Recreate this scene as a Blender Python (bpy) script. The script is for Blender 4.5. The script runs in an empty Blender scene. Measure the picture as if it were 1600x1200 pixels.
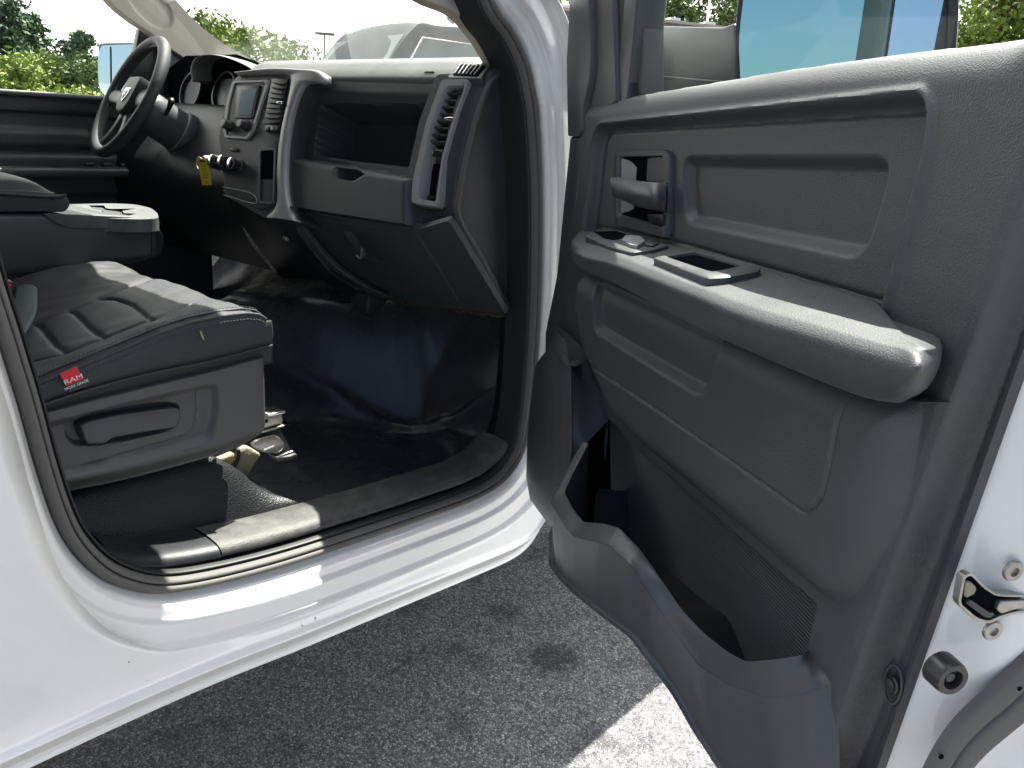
import bpy, bmesh, math, random
import numpy as np
from mathutils import Vector, Matrix
random.seed(7); rng = np.random.default_rng(7)
SC = bpy.context.scene
COL = SC.collection
rad = math.radians

# ------------------------------------------------------------------ camera
RC = np.array([[0.65430928, 0.18063365, -0.73433701],
               [-0.7537269, 0.23466904, -0.61386171],
               [0.06144207, 0.95514498, 0.28969457]])   # camera axes in truck coordinates (X forward, Y across, Z up)
CP = np.array([0.0, -1.05, 1.33]); FPX = 1266.0
cam = bpy.data.objects.new('camera', bpy.data.cameras.new('camera'))
COL.objects.link(cam)
cam.matrix_world = Matrix([[*RC[0], CP[0]], [*RC[1], CP[1]], [*RC[2], CP[2]], [0, 0, 0, 1]])
cam.data.sensor_width = 36; cam.data.lens = 36 * FPX / 1600
cam.data.clip_end = 2000; cam.data.clip_start = .02
SC.camera = cam

# ------------------------------------------------------------------ sky, sun, exposure
SUN = Vector((.52, .18, 1.0)).normalized()
el = math.asin(SUN.z); az = math.atan2(SUN.x, SUN.y)
W = bpy.data.worlds.new("World"); SC.world = W; W.use_nodes = True
nt = W.node_tree; nt.nodes.clear()
def N(t, typ, **kw):
    n = t.nodes.new(typ)
    for k, v in kw.items(): setattr(n, k, v)
    return n
sky = N(nt, 'ShaderNodeTexSky', sky_type='NISHITA', sun_disc=False, sun_elevation=el, sun_rotation=az)
sky.air_density = 1.0; sky.dust_density = 1.5
bg = N(nt, 'ShaderNodeBackground'); bg.inputs[1].default_value = .05; sky.ozone_density = .6
nt.links.new(sky.outputs[0], bg.inputs[0])
bgc = N(nt, 'ShaderNodeBackground'); bgc.inputs[0].default_value = (1, .975, .93, 1); bgc.inputs[1].default_value = 1.05
tc = N(nt, 'ShaderNodeTexCoord')
noi = N(nt, 'ShaderNodeTexNoise'); noi.inputs['Scale'].default_value = 2.6; noi.inputs['Detail'].default_value = 7; noi.inputs['Roughness'].default_value = .6
mp = N(nt, 'ShaderNodeMapping'); mp.inputs['Scale'].default_value = (1, 1, 2.2)
nt.links.new(tc.outputs['Generated'], mp.inputs[0]); nt.links.new(mp.outputs[0], noi.inputs['Vector'])
dot = N(nt, 'ShaderNodeVectorMath', operation='DOT_PRODUCT'); dot.inputs[1].default_value = (.80, .55, -.10)
nt.links.new(tc.outputs['Generated'], dot.inputs[0])
add = N(nt, 'ShaderNodeMath', operation='MULTIPLY_ADD'); add.inputs[1].default_value = .34
nt.links.new(dot.outputs['Value'], add.inputs[0]); nt.links.new(noi.outputs[0], add.inputs[2])
cr = N(nt, 'ShaderNodeValToRGB'); cr.color_ramp.elements[0].position = .36; cr.color_ramp.elements[1].position = .62
nt.links.new(add.outputs[0], cr.inputs[0])
mx = N(nt, 'ShaderNodeMixShader'); nt.links.new(cr.outputs[0], mx.inputs[0])
nt.links.new(bg.outputs[0], mx.inputs[1]); nt.links.new(bgc.outputs[0], mx.inputs[2])
wo = N(nt, 'ShaderNodeOutputWorld'); nt.links.new(mx.outputs[0], wo.inputs[0])
sun = bpy.data.objects.new('sun', bpy.data.lights.new('sun', 'SUN')); COL.objects.link(sun)
sun.data.energy = 4.3; sun.data.angle = rad(.5); sun.data.color = (1, .95, .86)
sun.rotation_euler = SUN.to_track_quat('Z', 'Y').to_euler(); sun.location = (0, 0, 20)
SC.view_settings.view_transform = 'Standard'; SC.view_settings.look = 'None'
SC.view_settings.exposure = 2.0; SC.view_settings.gamma = 1
try: SC.cycles.use_denoising = True
except Exception: pass
SC.cycles.max_bounces = 8; SC.cycles.diffuse_bounces = 5; SC.cycles.transparent_max_bounces = 16

# ------------------------------------------------------------------ materials
def mat(name, col, rough=.5, spec=.5, metal=0, grain=None, bump=.2, var=0, vscale=6, coat=0, dust=0):
    m = bpy.data.materials.new(name); m.use_nodes = True
    t = m.node_tree; b = t.nodes['Principled BSDF']
    b.inputs['Base Color'].default_value = (*col, 1); b.inputs['Roughness'].default_value = rough
    b.inputs['Metallic'].default_value = metal; b.inputs['Specular IOR Level'].default_value = spec
    b.inputs['Coat Weight'].default_value = coat; b.inputs['Coat Roughness'].default_value = .05
    tc = N(t, 'ShaderNodeTexCoord')
    if var or dust:
        n = N(t, 'ShaderNodeTexNoise'); n.inputs['Scale'].default_value = vscale; n.inputs['Detail'].default_value = 6; n.inputs['Roughness'].default_value = .65
        t.links.new(tc.outputs['Object'], n.inputs['Vector'])
        r = N(t, 'ShaderNodeValToRGB'); r.color_ramp.elements[0].position = .35; r.color_ramp.elements[1].position = .7
        t.links.new(n.outputs[0], r.inputs[0])
        mx = N(t, 'ShaderNodeMix', data_type='RGBA'); t.links.new(r.outputs[0], mx.inputs[0])
        a = [c * (1 - var) for c in col]; bb = [min(1, c * (1 + var) + dust * k) for c, k in zip(col, (1, .93, .8))]
        mx.inputs[6].default_value = (*a, 1); mx.inputs[7].default_value = (*bb, 1)
        t.links.new(mx.outputs[2], b.inputs['Base Color'])
        mr = N(t, 'ShaderNodeMapRange'); mr.inputs[3].default_value = rough * .85; mr.inputs[4].default_value = min(1, rough * 1.2)
        t.links.new(n.outputs[0], mr.inputs[0]); t.links.new(mr.outputs[0], b.inputs['Roughness'])
    if grain:
        v = N(t, 'ShaderNodeTexNoise'); v.inputs['Scale'].default_value = grain; v.inputs['Detail'].default_value = 2
        v2 = N(t, 'ShaderNodeTexVoronoi'); v2.inputs['Scale'].default_value = grain * .8
        t.links.new(tc.outputs['Object'], v.inputs['Vector']); t.links.new(tc.outputs['Object'], v2.inputs['Vector'])
        ad = N(t, 'ShaderNodeMath', operation='ADD'); t.links.new(v.outputs[0], ad.inputs[0]); t.links.new(v2.outputs['Distance'], ad.inputs[1])
        bp = N(t, 'ShaderNodeBump'); bp.inputs['Strength'].default_value = bump; bp.inputs['Distance'].default_value = .002
        t.links.new(ad.outputs[0], bp.inputs['Height']); t.links.new(bp.outputs[0], b.inputs['Normal'])
    return m
def emis(name, col, s):
    m = bpy.data.materials.new(name); m.use_nodes = True; b = m.node_tree.nodes['Principled BSDF']
    b.inputs['Base Color'].default_value = (*col, 1); b.inputs['Emission Color'].default_value = (*col, 1); b.inputs['Emission Strength'].default_value = s
    return m
def glass(name, tint=(.93, .97, .95), refl=.3):
    m = bpy.data.materials.new(name); m.use_nodes = True; t = m.node_tree; t.nodes.clear()
    tr = N(t, 'ShaderNodeBsdfTransparent'); tr.inputs[0].default_value = (*tint, 1)
    g = N(t, 'ShaderNodeBsdfGlossy'); g.inputs['Roughness'].default_value = .02
    f = N(t, 'ShaderNodeFresnel'); f.inputs[0].default_value = 1.45
    k = N(t, 'ShaderNodeMath', operation='MULTIPLY'); k.inputs[1].default_value = refl
    mx = N(t, 'ShaderNodeMixShader'); o = N(t, 'ShaderNodeOutputMaterial')
    t.links.new(f.outputs[0], k.inputs[0]); t.links.new(k.outputs[0], mx.inputs[0]); t.links.new(tr.outputs[0], mx.inputs[1]); t.links.new(g.outputs[0], mx.inputs[2]); t.links.new(mx.outputs[0], o.inputs[0])
    return m
M = {}
M['paint'] = PT = mat('white paint', (.78, .775, .76), .22, coat=1, var=.025, vscale=9)
M['trim'] = mat('charcoal door plastic', (.062, .066, .070), .44, grain=880, bump=.22, var=.08, vscale=14)
M['trim_soft'] = mat('smooth charcoal plastic', (.062, .066, .070), .40, grain=1500, bump=.12, var=.08, vscale=10)
M['dash'] = mat('charcoal dash plastic', (.047, .051, .056), .42, grain=900, bump=.25, var=.10, vscale=12)
M['dashtop'] = mat('dusty dash top', (.10, .105, .105), .5, grain=800, bump=.3, var=.15, vscale=18, dust=.02)
M['black'] = mat('black plastic', (.012, .014, .017), .38, grain=900, bump=.15)
M['deep'] = mat('hollow shade black', (.006, .007, .009), .9, spec=.0)  # near-black colour carries the shade inside wells, cubbies and openings
M['silver'] = mat('satin grey trim', (.34, .33, .33), .40, metal=.2)
M['chrome'] = mat('chrome', (.75, .75, .75), .12, metal=1)
M['steel'] = mat('zinc steel', (.42, .40, .37), .35, metal=.85, var=.2, vscale=40)
M['blacksteel'] = mat('black painted steel', (.03, .03, .03), .3, spec=.6)
M['rubber'] = mat('grey rubber seal', (.12, .113, .107), .6, spec=.35, grain=1200, bump=.05)
M['rubber_dark'] = mat('black rubber seal', (.016, .017, .018), .5)
M['leather'] = mat('grey vinyl leather', (.046, .048, .052), .55, spec=.3, grain=700, bump=.3, var=.08, vscale=9)
M['leather_mid'] = mat('seat centre vinyl', (.050, .057, .060), .58, spec=.3, grain=700, bump=.25, var=.06, vscale=9)
M['shield'] = mat('seat side plastic', (.088, .085, .086), .48, grain=1000, bump=.15, var=.05)
M['vinyl'] = mat('black vinyl floor', (.042, .046, .053), .27, grain=420, bump=.12, var=.12, vscale=12)
M['vinyl_shaded'] = mat('shaded vinyl floor', (.009, .010, .012), .40, grain=420, bump=.4, var=.2)  # floor vinyl darkened to carry the shade under the seat
M['sill'] = mat('scuffed sill plastic', (.05, .05, .05), .5, grain=520, bump=.28, var=.3, vscale=30, dust=.03)
M['beige'] = mat('beige pillar trim', (.42, .38, .32), .7, grain=900, bump=.1)
M['screen'] = mat('radio screen', (.28, .36, .40), .12, spec=.9)
M['yellow'] = mat('yellow tag', (.75, .58, .02), .5)
M['red'] = mat('red badge', (.68, .02, .03), .5, grain=1200, bump=.1)
M['white'] = mat('white print', (.8, .8, .8), .5)
M['thread'] = mat('grey stitching', (.07, .075, .08), .7)
M['mirror'] = mat('mirror glass', (.30, .47, .50), .01, metal=1)
M['mirror_blue'] = mat('spotter mirror glass', (.38, .50, .62), .01, metal=1)
M['mirror_clear'] = mat('driver mirror glass', (.72, .80, .82), .01, metal=1)
M['glass'] = glass('clear glass'); M['tint'] = glass('door glass', (.93, .97, .95), .012)
M['tan'] = mat('tan stucco', (.42, .35, .29), .9, var=.06, vscale=1)
M['roofmetal'] = mat('brown fascia', (.16, .15, .14), .6)
M['darkpaint'] = mat('black car paint', (.02, .028, .032), .5, spec=.25)
M['darkglass'] = mat('dark car glass', (.07, .10, .10), .3, spec=.3)
M['bark'] = mat('bark', (.10, .075, .055), .9, var=.3, vscale=8)
M['pole'] = mat('lamp pole bronze', (.09, .08, .07), .5)
def leafmat(name, c):
    m = mat(name, c, .6, spec=.25, var=.5, vscale=1.1)
    b = m.node_tree.nodes['Principled BSDF']
    return m
M['pine'] = leafmat('pine needles', (.07, .115, .06)); M['leaf'] = leafmat('spring leaves', (.20, .27, .05)); M['leafd'] = leafmat('summer leaves', (.10, .155, .05))

def specks():
    t = PT.node_tree; b = t.nodes['Principled BSDF']; src = b.inputs['Base Color'].links[0].from_socket
    tc = N(t, 'ShaderNodeTexCoord'); n = N(t, 'ShaderNodeTexNoise'); n.inputs['Scale'].default_value = 70; n.inputs['Detail'].default_value = 3
    n2 = N(t, 'ShaderNodeTexNoise'); n2.inputs['Scale'].default_value = 5
    for x in (n, n2): t.links.new(tc.outputs['Object'], x.inputs['Vector'])
    a = N(t, 'ShaderNodeMath', operation='MULTIPLY_ADD'); a.inputs[1].default_value = .35; t.links.new(n2.outputs[0], a.inputs[0]); t.links.new(n.outputs[0], a.inputs[2])
    r = N(t, 'ShaderNodeValToRGB'); r.color_ramp.elements[0].position = .945; r.color_ramp.elements[1].position = .965; t.links.new(a.outputs[0], r.inputs[0])
    mx = N(t, 'ShaderNodeMix', data_type='RGBA'); mx.inputs[7].default_value = (.22, .20, .18, 1)
    t.links.new(r.outputs[0], mx.inputs[0]); t.links.new(src, mx.inputs[6]); t.links.new(mx.outputs[2], b.inputs['Base Color'])
specks()
def asphalt():
    m = bpy.data.materials.new('asphalt'); m.use_nodes = True; t = m.node_tree; b = t.nodes['Principled BSDF']
    tc = N(t, 'ShaderNodeTexCoord')
    v = N(t, 'ShaderNodeTexVoronoi'); v.inputs['Scale'].default_value = 165; v.inputs['Randomness'].default_value = 1
    v2 = N(t, 'ShaderNodeTexVoronoi', feature='DISTANCE_TO_EDGE'); v2.inputs['Scale'].default_value = 165
    n = N(t, 'ShaderNodeTexNoise'); n.inputs['Scale'].default_value = 2.2; n.inputs['Detail'].default_value = 5
    n3 = N(t, 'ShaderNodeTexNoise'); n3.inputs['Scale'].default_value = 5.5; n3.inputs['Detail'].default_value = 3
    for x in (v, v2, n, n3): t.links.new(tc.outputs['Object'], x.inputs['Vector'])
    r = N(t, 'ShaderNodeValToRGB'); e = r.color_ramp.elements
    e[0].position = .0; e[0].color = (.05, .052, .057, 1); e[1].position = 1; e[1].color = (.44, .435, .43, 1)
    x = e.new(.5); x.color = (.18, .185, .195, 1); x = e.new(.8); x.color = (.31, .31, .315, 1)
    t.links.new(v.outputs['Color'], r.inputs[0])
    r2 = N(t, 'ShaderNodeValToRGB'); r2.color_ramp.elements[0].color = (.18, .18, .18, 1); r2.color_ramp.elements[1].position = .16
    t.links.new(v2.outputs['Distance'], r2.inputs[0])
    mu = N(t, 'ShaderNodeMix', data_type='RGBA', blend_type='MULTIPLY'); mu.inputs[0].default_value = 1
    t.links.new(r.outputs[0], mu.inputs[6]); t.links.new(r2.outputs[0], mu.inputs[7])
    r3 = N(t, 'ShaderNodeValToRGB'); r3.color_ramp.elements[0].position = .28; r3.color_ramp.elements[0].color = (.35, .35, .36, 1); r3.color_ramp.elements[1].position = .42
    t.links.new(n3.outputs[0], r3.inputs[0])
    mu2 = N(t, 'ShaderNodeMix', data_type='RGBA', blend_type='MULTIPLY'); mu2.inputs[0].default_value = 1
    t.links.new(mu.outputs[2], mu2.inputs[6]); t.links.new(r3.outputs[0], mu2.inputs[7])
    # oil drips and a tar seam on the ground
    last = mu2.outputs[2]
    for (x, y, r0, st_) in ((SPOT[0][0], SPOT[0][1], .062, .7), (SPOT[1][0], SPOT[1][1], .04, .5)):
        vd = N(t, 'ShaderNodeVectorMath', operation='DISTANCE'); vd.inputs[1].default_value = (x, y, 0); t.links.new(tc.outputs['Object'], vd.inputs[0])
        nn = N(t, 'ShaderNodeTexNoise'); nn.inputs['Scale'].default_value = 38; nn.inputs['Detail'].default_value = 4; t.links.new(tc.outputs['Object'], nn.inputs['Vector'])
        ma = N(t, 'ShaderNodeMath', operation='MULTIPLY_ADD'); ma.inputs[1].default_value = -.14; t.links.new(nn.outputs[0], ma.inputs[0]); t.links.new(vd.outputs['Value'], ma.inputs[2])
        rr = N(t, 'ShaderNodeMapRange'); rr.inputs[1].default_value = r0 - .085; rr.inputs[2].default_value = r0 - .045; rr.inputs[3].default_value = 1 - st_; rr.inputs[4].default_value = 1
        t.links.new(ma.outputs[0], rr.inputs[0])
        m3 = N(t, 'ShaderNodeMix', data_type='RGBA', blend_type='MULTIPLY'); m3.inputs[0].default_value = 1; t.links.new(last, m3.inputs[6]); t.links.new(rr.outputs[0], m3.inputs[7]); last = m3.outputs[2]
    t.links.new(last, b.inputs['Base Color']); b.inputs['Roughness'].default_value = .75
    bp = N(t, 'ShaderNodeBump'); bp.inputs['Strength'].default_value = .8; bp.inputs['Distance'].default_value = .003
    t.links.new(v2.outputs['Distance'], bp.inputs['Height']); t.links.new(bp.outputs[0], b.inputs['Normal'])
    return m
def gpt(px, py):
    r = RC @ np.array([px - 800, -(py - 600), -FPX]); return CP - r * CP[2] / r[2]
SPOT = [gpt(862, 1028), gpt(785, 955), gpt(610, 1050)]
M['asphalt'] = asphalt()
def ribbed():
    m = mat('ribbed pocket plastic', (.05, .054, .058), .45); t = m.node_tree; b = t.nodes['Principled BSDF']
    uv = N(t, 'ShaderNodeUVMap')
    w = N(t, 'ShaderNodeTexWave', bands_direction='Y'); w.inputs['Scale'].default_value = 85; t.links.new(uv.outputs[0], w.inputs[0])
    bp = N(t, 'ShaderNodeBump'); bp.inputs['Strength'].default_value = .7; bp.inputs['Distance'].default_value = .002
    t.links.new(w.outputs[0], bp.inputs['Height']); t.links.new(bp.outputs[0], b.inputs['Normal']); return m
M['ribbed'] = ribbed()
def grille():
    m = mat('speaker mesh', (.05, .052, .058), .5); t = m.node_tree; b = t.nodes['Principled BSDF']
    uv = N(t, 'ShaderNodeTexCoord')
    w = N(t, 'ShaderNodeTexVoronoi'); w.inputs['Scale'].default_value = 260; w.inputs['Randomness'].default_value = 0; t.links.new(uv.outputs['Object'], w.inputs['Vector'])
    r = N(t, 'ShaderNodeValToRGB'); r.color_ramp.elements[0].position = .28; r.color_ramp.elements[1].position = .34
    r.color_ramp.elements[0].color = (.006, .006, .007, 1); r.color_ramp.elements[1].color = (.075, .078, .085, 1)
    t.links.new(w.outputs['Distance'], r.inputs[0]); t.links.new(r.outputs[0], b.inputs['Base Color']); return m
M['grille'] = grille()

# ------------------------------------------------------------------ mesh helpers
def link(name, me, m=None, parent=None, smooth=True):
    o = bpy.data.objects.new(name, me); COL.objects.link(o)
    if m is not None: me.materials.append(m)
    if parent is not None: o.parent = parent
    if smooth and len(me.polygons): me.polygons.foreach_set('use_smooth', [True] * len(me.polygons))
    return o
def mesh(name, V, F, m=None, parent=None, smooth=True, uv=None):
    me = bpy.data.meshes.new(name)
    V = np.asarray(V, float)
    me.from_pydata(V.tolist(), [], [list(map(int, f)) for f in F]); me.update()
    if uv is not None:
        l = me.uv_layers.new(name='uv'); idx = np.zeros(len(me.loops), int); me.loops.foreach_get('vertex_index', idx)
        l.data.foreach_set('uv', np.asarray(uv)[idx].ravel())
    return link(name, me, m, parent, smooth)
def bevel(o, w, seg=3, ang=30):
    b = o.modifiers.new('bevel', 'BEVEL'); b.width = w; b.segments = seg; b.limit_method = 'ANGLE'; b.angle_limit = rad(ang); b.harden_normals = False
    return o
def autosmooth(o, ang=35):
    me = o.data
    bm = bmesh.new(); bm.from_mesh(me)
    for e in bm.edges:
        if len(e.link_faces) == 2 and e.calc_face_angle(0) > rad(ang): e.smooth = False
    bm.to_mesh(me); bm.free(); return o
def solid(o, t, off=-1):
    s = o.modifiers.new('solid', 'SOLIDIFY'); s.thickness = t; s.offset = off; return o
def empty(name, loc=(0, 0, 0), parent=None):
    o = bpy.data.objects.new(name, None); COL.objects.link(o); o.location = loc; o.empty_display_size = .1
    if parent: o.parent = parent
    return o
def tag(o, label=None, cat=None, group=None, kind=None):
    if label: o['label'] = label
    if cat: o['category'] = cat
    if group: o['group'] = group
    if kind: o['kind'] = kind
    return o
def cat_rom(P, n, closed=False):
    P = np.asarray(P, float); k = len(P)
    if k == 2: return P[0] + (P[1] - P[0]) * np.linspace(0, 1, n)[:, None]
    if closed:
        Q = np.vstack([P[-1], P, P[0], P[1]]); segs = k
    else:
        Q = np.vstack([2 * P[0] - P[1], P, 2 * P[-1] - P[-2]]); segs = k - 1
    t = np.linspace(0, segs, n, endpoint=not closed); i = np.minimum(t.astype(int), segs - 1); f = (t - i)[:, None]
    a, b, c, d = Q[i], Q[i + 1], Q[i + 2], Q[i + 3]
    return .5 * ((2 * b) + (-a + c) * f + (2 * a - 5 * b + 4 * c - d) * f ** 2 + (-a + 3 * b - 3 * c + d) * f ** 3)
def resample(P, n, closed=False):
    P = np.asarray(P, float)
    if closed: P = np.vstack([P, P[:1]])
    s = np.r_[0, np.cumsum(np.linalg.norm(np.diff(P, axis=0), axis=1))]
    t = np.linspace(0, s[-1], n + 1)[:-1] if closed else np.linspace(0, s[-1], n)
    return np.stack([np.interp(t, s, P[:, k]) for k in range(P.shape[1])], 1)
def chaikin(P, it=2, closed=True, r=.25):
    P = np.asarray(P, float)
    for _ in range(it):
        Q = []
        n = len(P)
        rngi = range(n) if closed else range(n - 1)
        if not closed: Q.append(P[0])
        for i in rngi:
            a, b = P[i], P[(i + 1) % n]
            Q += [a + r * (b - a), b - r * (b - a)]
        if not closed: Q.append(P[-1])
        P = np.array(Q)
    return P
def rcorner(P, r, seg=5, closed=True):
    """round each corner with radius r"""
    P = np.asarray(P, float); n = len(P); out = []
    for i in range(n):
        if not closed and i in (0, n - 1): out.append(P[i]); continue
        a, b, c = P[i - 1], P[i], P[(i + 1) % n]
        u = a - b; w = c - b; lu = np.linalg.norm(u); lw = np.linalg.norm(w)
        rr = r[i] if hasattr(r, '__len__') else r
        d = min(rr, lu * .48, lw * .48)
        p0 = b + u / lu * d; p2 = b + w / lw * d
        for k in range(seg + 1):
            t = k / seg; out.append((1 - t) ** 2 * p0 + 2 * t * (1 - t) * b + t * t * p2)
    return np.array(out)
def grid(name, G, m=None, parent=None, closeu=False, closev=False, smooth=True, uv=None, flip=False):
    G = np.asarray(G); a, b = G.shape[:2]; F = []
    for i in range(a if closeu else a - 1):
        i2 = (i + 1) % a
        for j in range(b if closev else b - 1):
            j2 = (j + 1) % b
            f = (i * b + j, i * b + j2, i2 * b + j2, i2 * b + j)
            F.append(f[::-1] if flip else f)
    return mesh(name, G.reshape(-1, 3), F, m, parent, smooth, None if uv is None else np.asarray(uv).reshape(-1, 2))
def loft(name, rows, m=None, parent=None, nu=40, nv=40, closev=False, flip=False, lin=False, uv=None):
    R = [cat_rom(r, nv, closev) if not lin else resample(r, nv, closev) for r in rows]
    R = np.array(R); G = np.stack([cat_rom(R[:, j], nu) for j in range(R.shape[1])], 1)
    return grid(name, G, m, parent, closev=closev, flip=flip, uv=uv)
def tube(name, P, r, m=None, parent=None, seg=8, n=None, closed=False, cap=True, spline=True):
    P = np.asarray(P, float)
    if n is None: n = max(len(P) * 6, 8) if spline else len(P)
    Q = cat_rom(P, n, closed) if spline and len(P) > 2 else (resample(P, n, closed) if spline else P)
    n = len(Q)
    rr = np.interp(np.linspace(0, 1, n), np.linspace(0, 1, len(r)), r) if hasattr(r, '__len__') else np.full(n, r)
    T = np.roll(Q, -1, 0) - np.roll(Q, 1, 0) if closed else np.gradient(Q, axis=0)
    T /= np.linalg.norm(T, axis=1)[:, None] + 1e-12
    up = np.array([0, 0, 1.]) if abs(T[0][2]) < .9 else np.array([1., 0, 0])
    V = []; a = up - T[0] * up.dot(T[0]); a /= np.linalg.norm(a)
    for i in range(n):
        a = a - T[i] * a.dot(T[i]); a /= np.linalg.norm(a); b = np.cross(T[i], a)
        for k in range(seg):
            th = 2 * math.pi * k / seg; V.append(Q[i] + rr[i] * (math.cos(th) * a + math.sin(th) * b))
    F = []
    for i in range(n if closed else n - 1):
        for k in range(seg):
            i2 = (i + 1) % n; k2 = (k + 1) % seg; F.append((i * seg + k, i * seg + k2, i2 * seg + k2, i2 * seg + k))
    if cap and not closed:
        F.append(tuple(range(seg))[::-1]); F.append(tuple((n - 1) * seg + k for k in range(seg)))
    return mesh(name, V, F, m, parent)
def basis(axis, up=(0, 0, 1)):
    z = np.array(axis, float); z /= np.linalg.norm(z); u = np.array(up, float)
    if abs(z.dot(u)) > .95: u = np.array([1., 0, 0])
    x = np.cross(u, z); x /= np.linalg.norm(x); return x, np.cross(z, x), z
def lathe(name, prof, loc, axis, m=None, parent=None, seg=28):
    x, y, z = basis(axis); V = []; n = len(prof)
    for r, h in prof:
        for k in range(seg):
            th = 2 * math.pi * k / seg; V.append(np.array(loc) + r * (math.cos(th) * x + math.sin(th) * y) + h * z)
    F = [(i * seg + k, i * seg + (k + 1) % seg, (i + 1) * seg + (k + 1) % seg, (i + 1) * seg + k) for i in range(n - 1) for k in range(seg)]
    F.append(tuple(range(seg))[::-1]); F.append(tuple((n - 1) * seg + k for k in range(seg)))
    return autosmooth(mesh(name, V, F, m, parent))
def box(name, c, size, m=None, parent=None, bev=.003, R=None, seg=2):
    c = np.array(c, float); s = np.array(size, float) / 2
    V = [c + (R @ (s * np.array(k)) if R is not None else s * np.array(k)) for k in
         [(-1, -1, -1), (1, -1, -1), (1, 1, -1), (-1, 1, -1), (-1, -1, 1), (1, -1, 1), (1, 1, 1), (-1, 1, 1)]]
    F = [(0, 3, 2, 1), (4, 5, 6, 7), (0, 1, 5, 4), (1, 2, 6, 5), (2, 3, 7, 6), (3, 0, 4, 7)]
    o = mesh(name, V, F, m, parent, smooth=bev > 0)
    if bev: bevel(o, bev, seg)
    return o
def join(name, objs, parent=None):
    """merge freshly built meshes (same material list order) into one mesh object"""
    bm = bmesh.new(); mats = []
    dg = bpy.context.evaluated_depsgraph_get()
    for o in objs:
        ev = o.evaluated_get(dg); me = ev.to_mesh(); k0 = len(bm.faces)
        bm.from_mesh(me); bm.faces.ensure_lookup_table()
        mm = o.data.materials[0] if o.data.materials else None
        if mm not in mats: mats.append(mm)
        for f in bm.faces[k0:]: f.material_index = mats.index(mm)
        ev.to_mesh_clear()
    me = bpy.data.meshes.new(name); bm.to_mesh(me); bm.free()
    for mm in mats: me.materials.append(mm)
    for o in objs: bpy.data.objects.remove(o)
    o = bpy.data.objects.new(name, me); COL.objects.link(o)
    if parent: o.parent = parent
    return o

# ------------------------------------------------------------------ pixel -> plane (measuring the photograph on the real planes)
LEAN = lambda z: .22 * np.clip(z - 1.40, 0, .5)
def ray(px, py):
    return RC @ np.array([px - 800, -(py - 600), -FPX])
class Frame:
    def __init__(s, O, U, V):
        s.O = np.array(O, float); s.U = np.array(U, float) / np.linalg.norm(U); V = np.array(V, float)
        V = V - s.U * V.dot(s.U); s.V = V / np.linalg.norm(V); s.N = np.cross(s.U, s.V)
    def px(s, pts, dn=0.0):
        out = []
        for i, p in enumerate(pts):
            d = p[2] if len(p) > 2 else dn
            r = ray(p[0], p[1]); t = np.dot(s.O + d * s.N - CP, s.N) / np.dot(r, s.N); P = CP + t * r - s.O
            out.append((P.dot(s.U), P.dot(s.V)))
        return np.array(out)
    def lean(s, pts): 
        out = []
        for p in pts:
            z = 1.4
            for _ in range(6): q = FY(s.O[1] + LEAN(z)).px([p])[0]; z = q[1]
            out.append(q)
        return np.array(out)
    def w(s, uv, n=0.0):
        uv = np.atleast_2d(uv); n = np.broadcast_to(np.asarray(n, float), (len(uv),))
        return s.O + uv[:, :1] * s.U + uv[:, 1:2] * s.V + n[:, None] * s.N
    def pw(s, pts, dn=0.0):
        return np.array([s.w(s.px([p], dn), (p[2] if len(p) > 2 else dn))[0] for p in pts])
def seg_dist(P, poly, closed=True):
    P = np.asarray(P); d = np.full(len(P), 1e9); n = len(poly)
    for i in range(n if closed else n - 1):
        a = poly[i]; b = poly[(i + 1) % n]; ab = b - a; L = ab.dot(ab) + 1e-18
        t = np.clip(((P - a) @ ab) / L, 0, 1); q = P - (a + t[:, None] * ab); d = np.minimum(d, (q ** 2).sum(1))
    return np.sqrt(d)
def inside(P, poly):
    x, y = P[:, 0], P[:, 1]; c = np.zeros(len(P), bool); n = len(poly)
    for i in range(n):
        x0, y0 = poly[i]; x1, y1 = poly[(i + 1) % n]
        if y0 == y1: continue
        k = ((y0 > y) != (y1 > y)) & (x < (x1 - x0) * (y - y0) / (y1 - y0) + x0); c ^= k
    return c
def sdf(P, poly):
    d = seg_dist(P, poly); return np.where(inside(P, poly), -d, d)
def sm(x): x = np.clip(x, 0, 1); return x * x * (3 - 2 * x)
def rup(x): x = np.clip(x, 0, 1); return 1 - (1 - x) ** 3      # quarter-round
class H:
    """stack of moulded features on a panel"""
    def __init__(s): s.f = []
    def level(s, poly, val, w, rnd=False): s.f.append(('level', np.asarray(poly), val, w, rnd)); return s
    def add(s, poly, val, w, rnd=False): s.f.append(('add', np.asarray(poly), val, w, rnd)); return s
    def groove(s, poly, d, w, closed=True): s.f.append(('gr', np.asarray(poly), d, w, closed)); return s
    def fn(s, f): s.f.append(('fn', f)); return s
    def __call__(s, P):
        h = np.zeros(len(P))
        for f in s.f:
            if f[0] == 'fn': h = f[1](P, h); continue
            _, poly, val, w, x = f
            if f[0] == 'gr':
                h = h - val * np.exp(-(seg_dist(P, poly, x) / w) ** 2); continue
            q = -sdf(P, poly) / w; k = rup(q) if x else sm(q)
            h = h * (1 - k) + val * k if f[0] == 'level' else h + val * k
        return h
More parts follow.
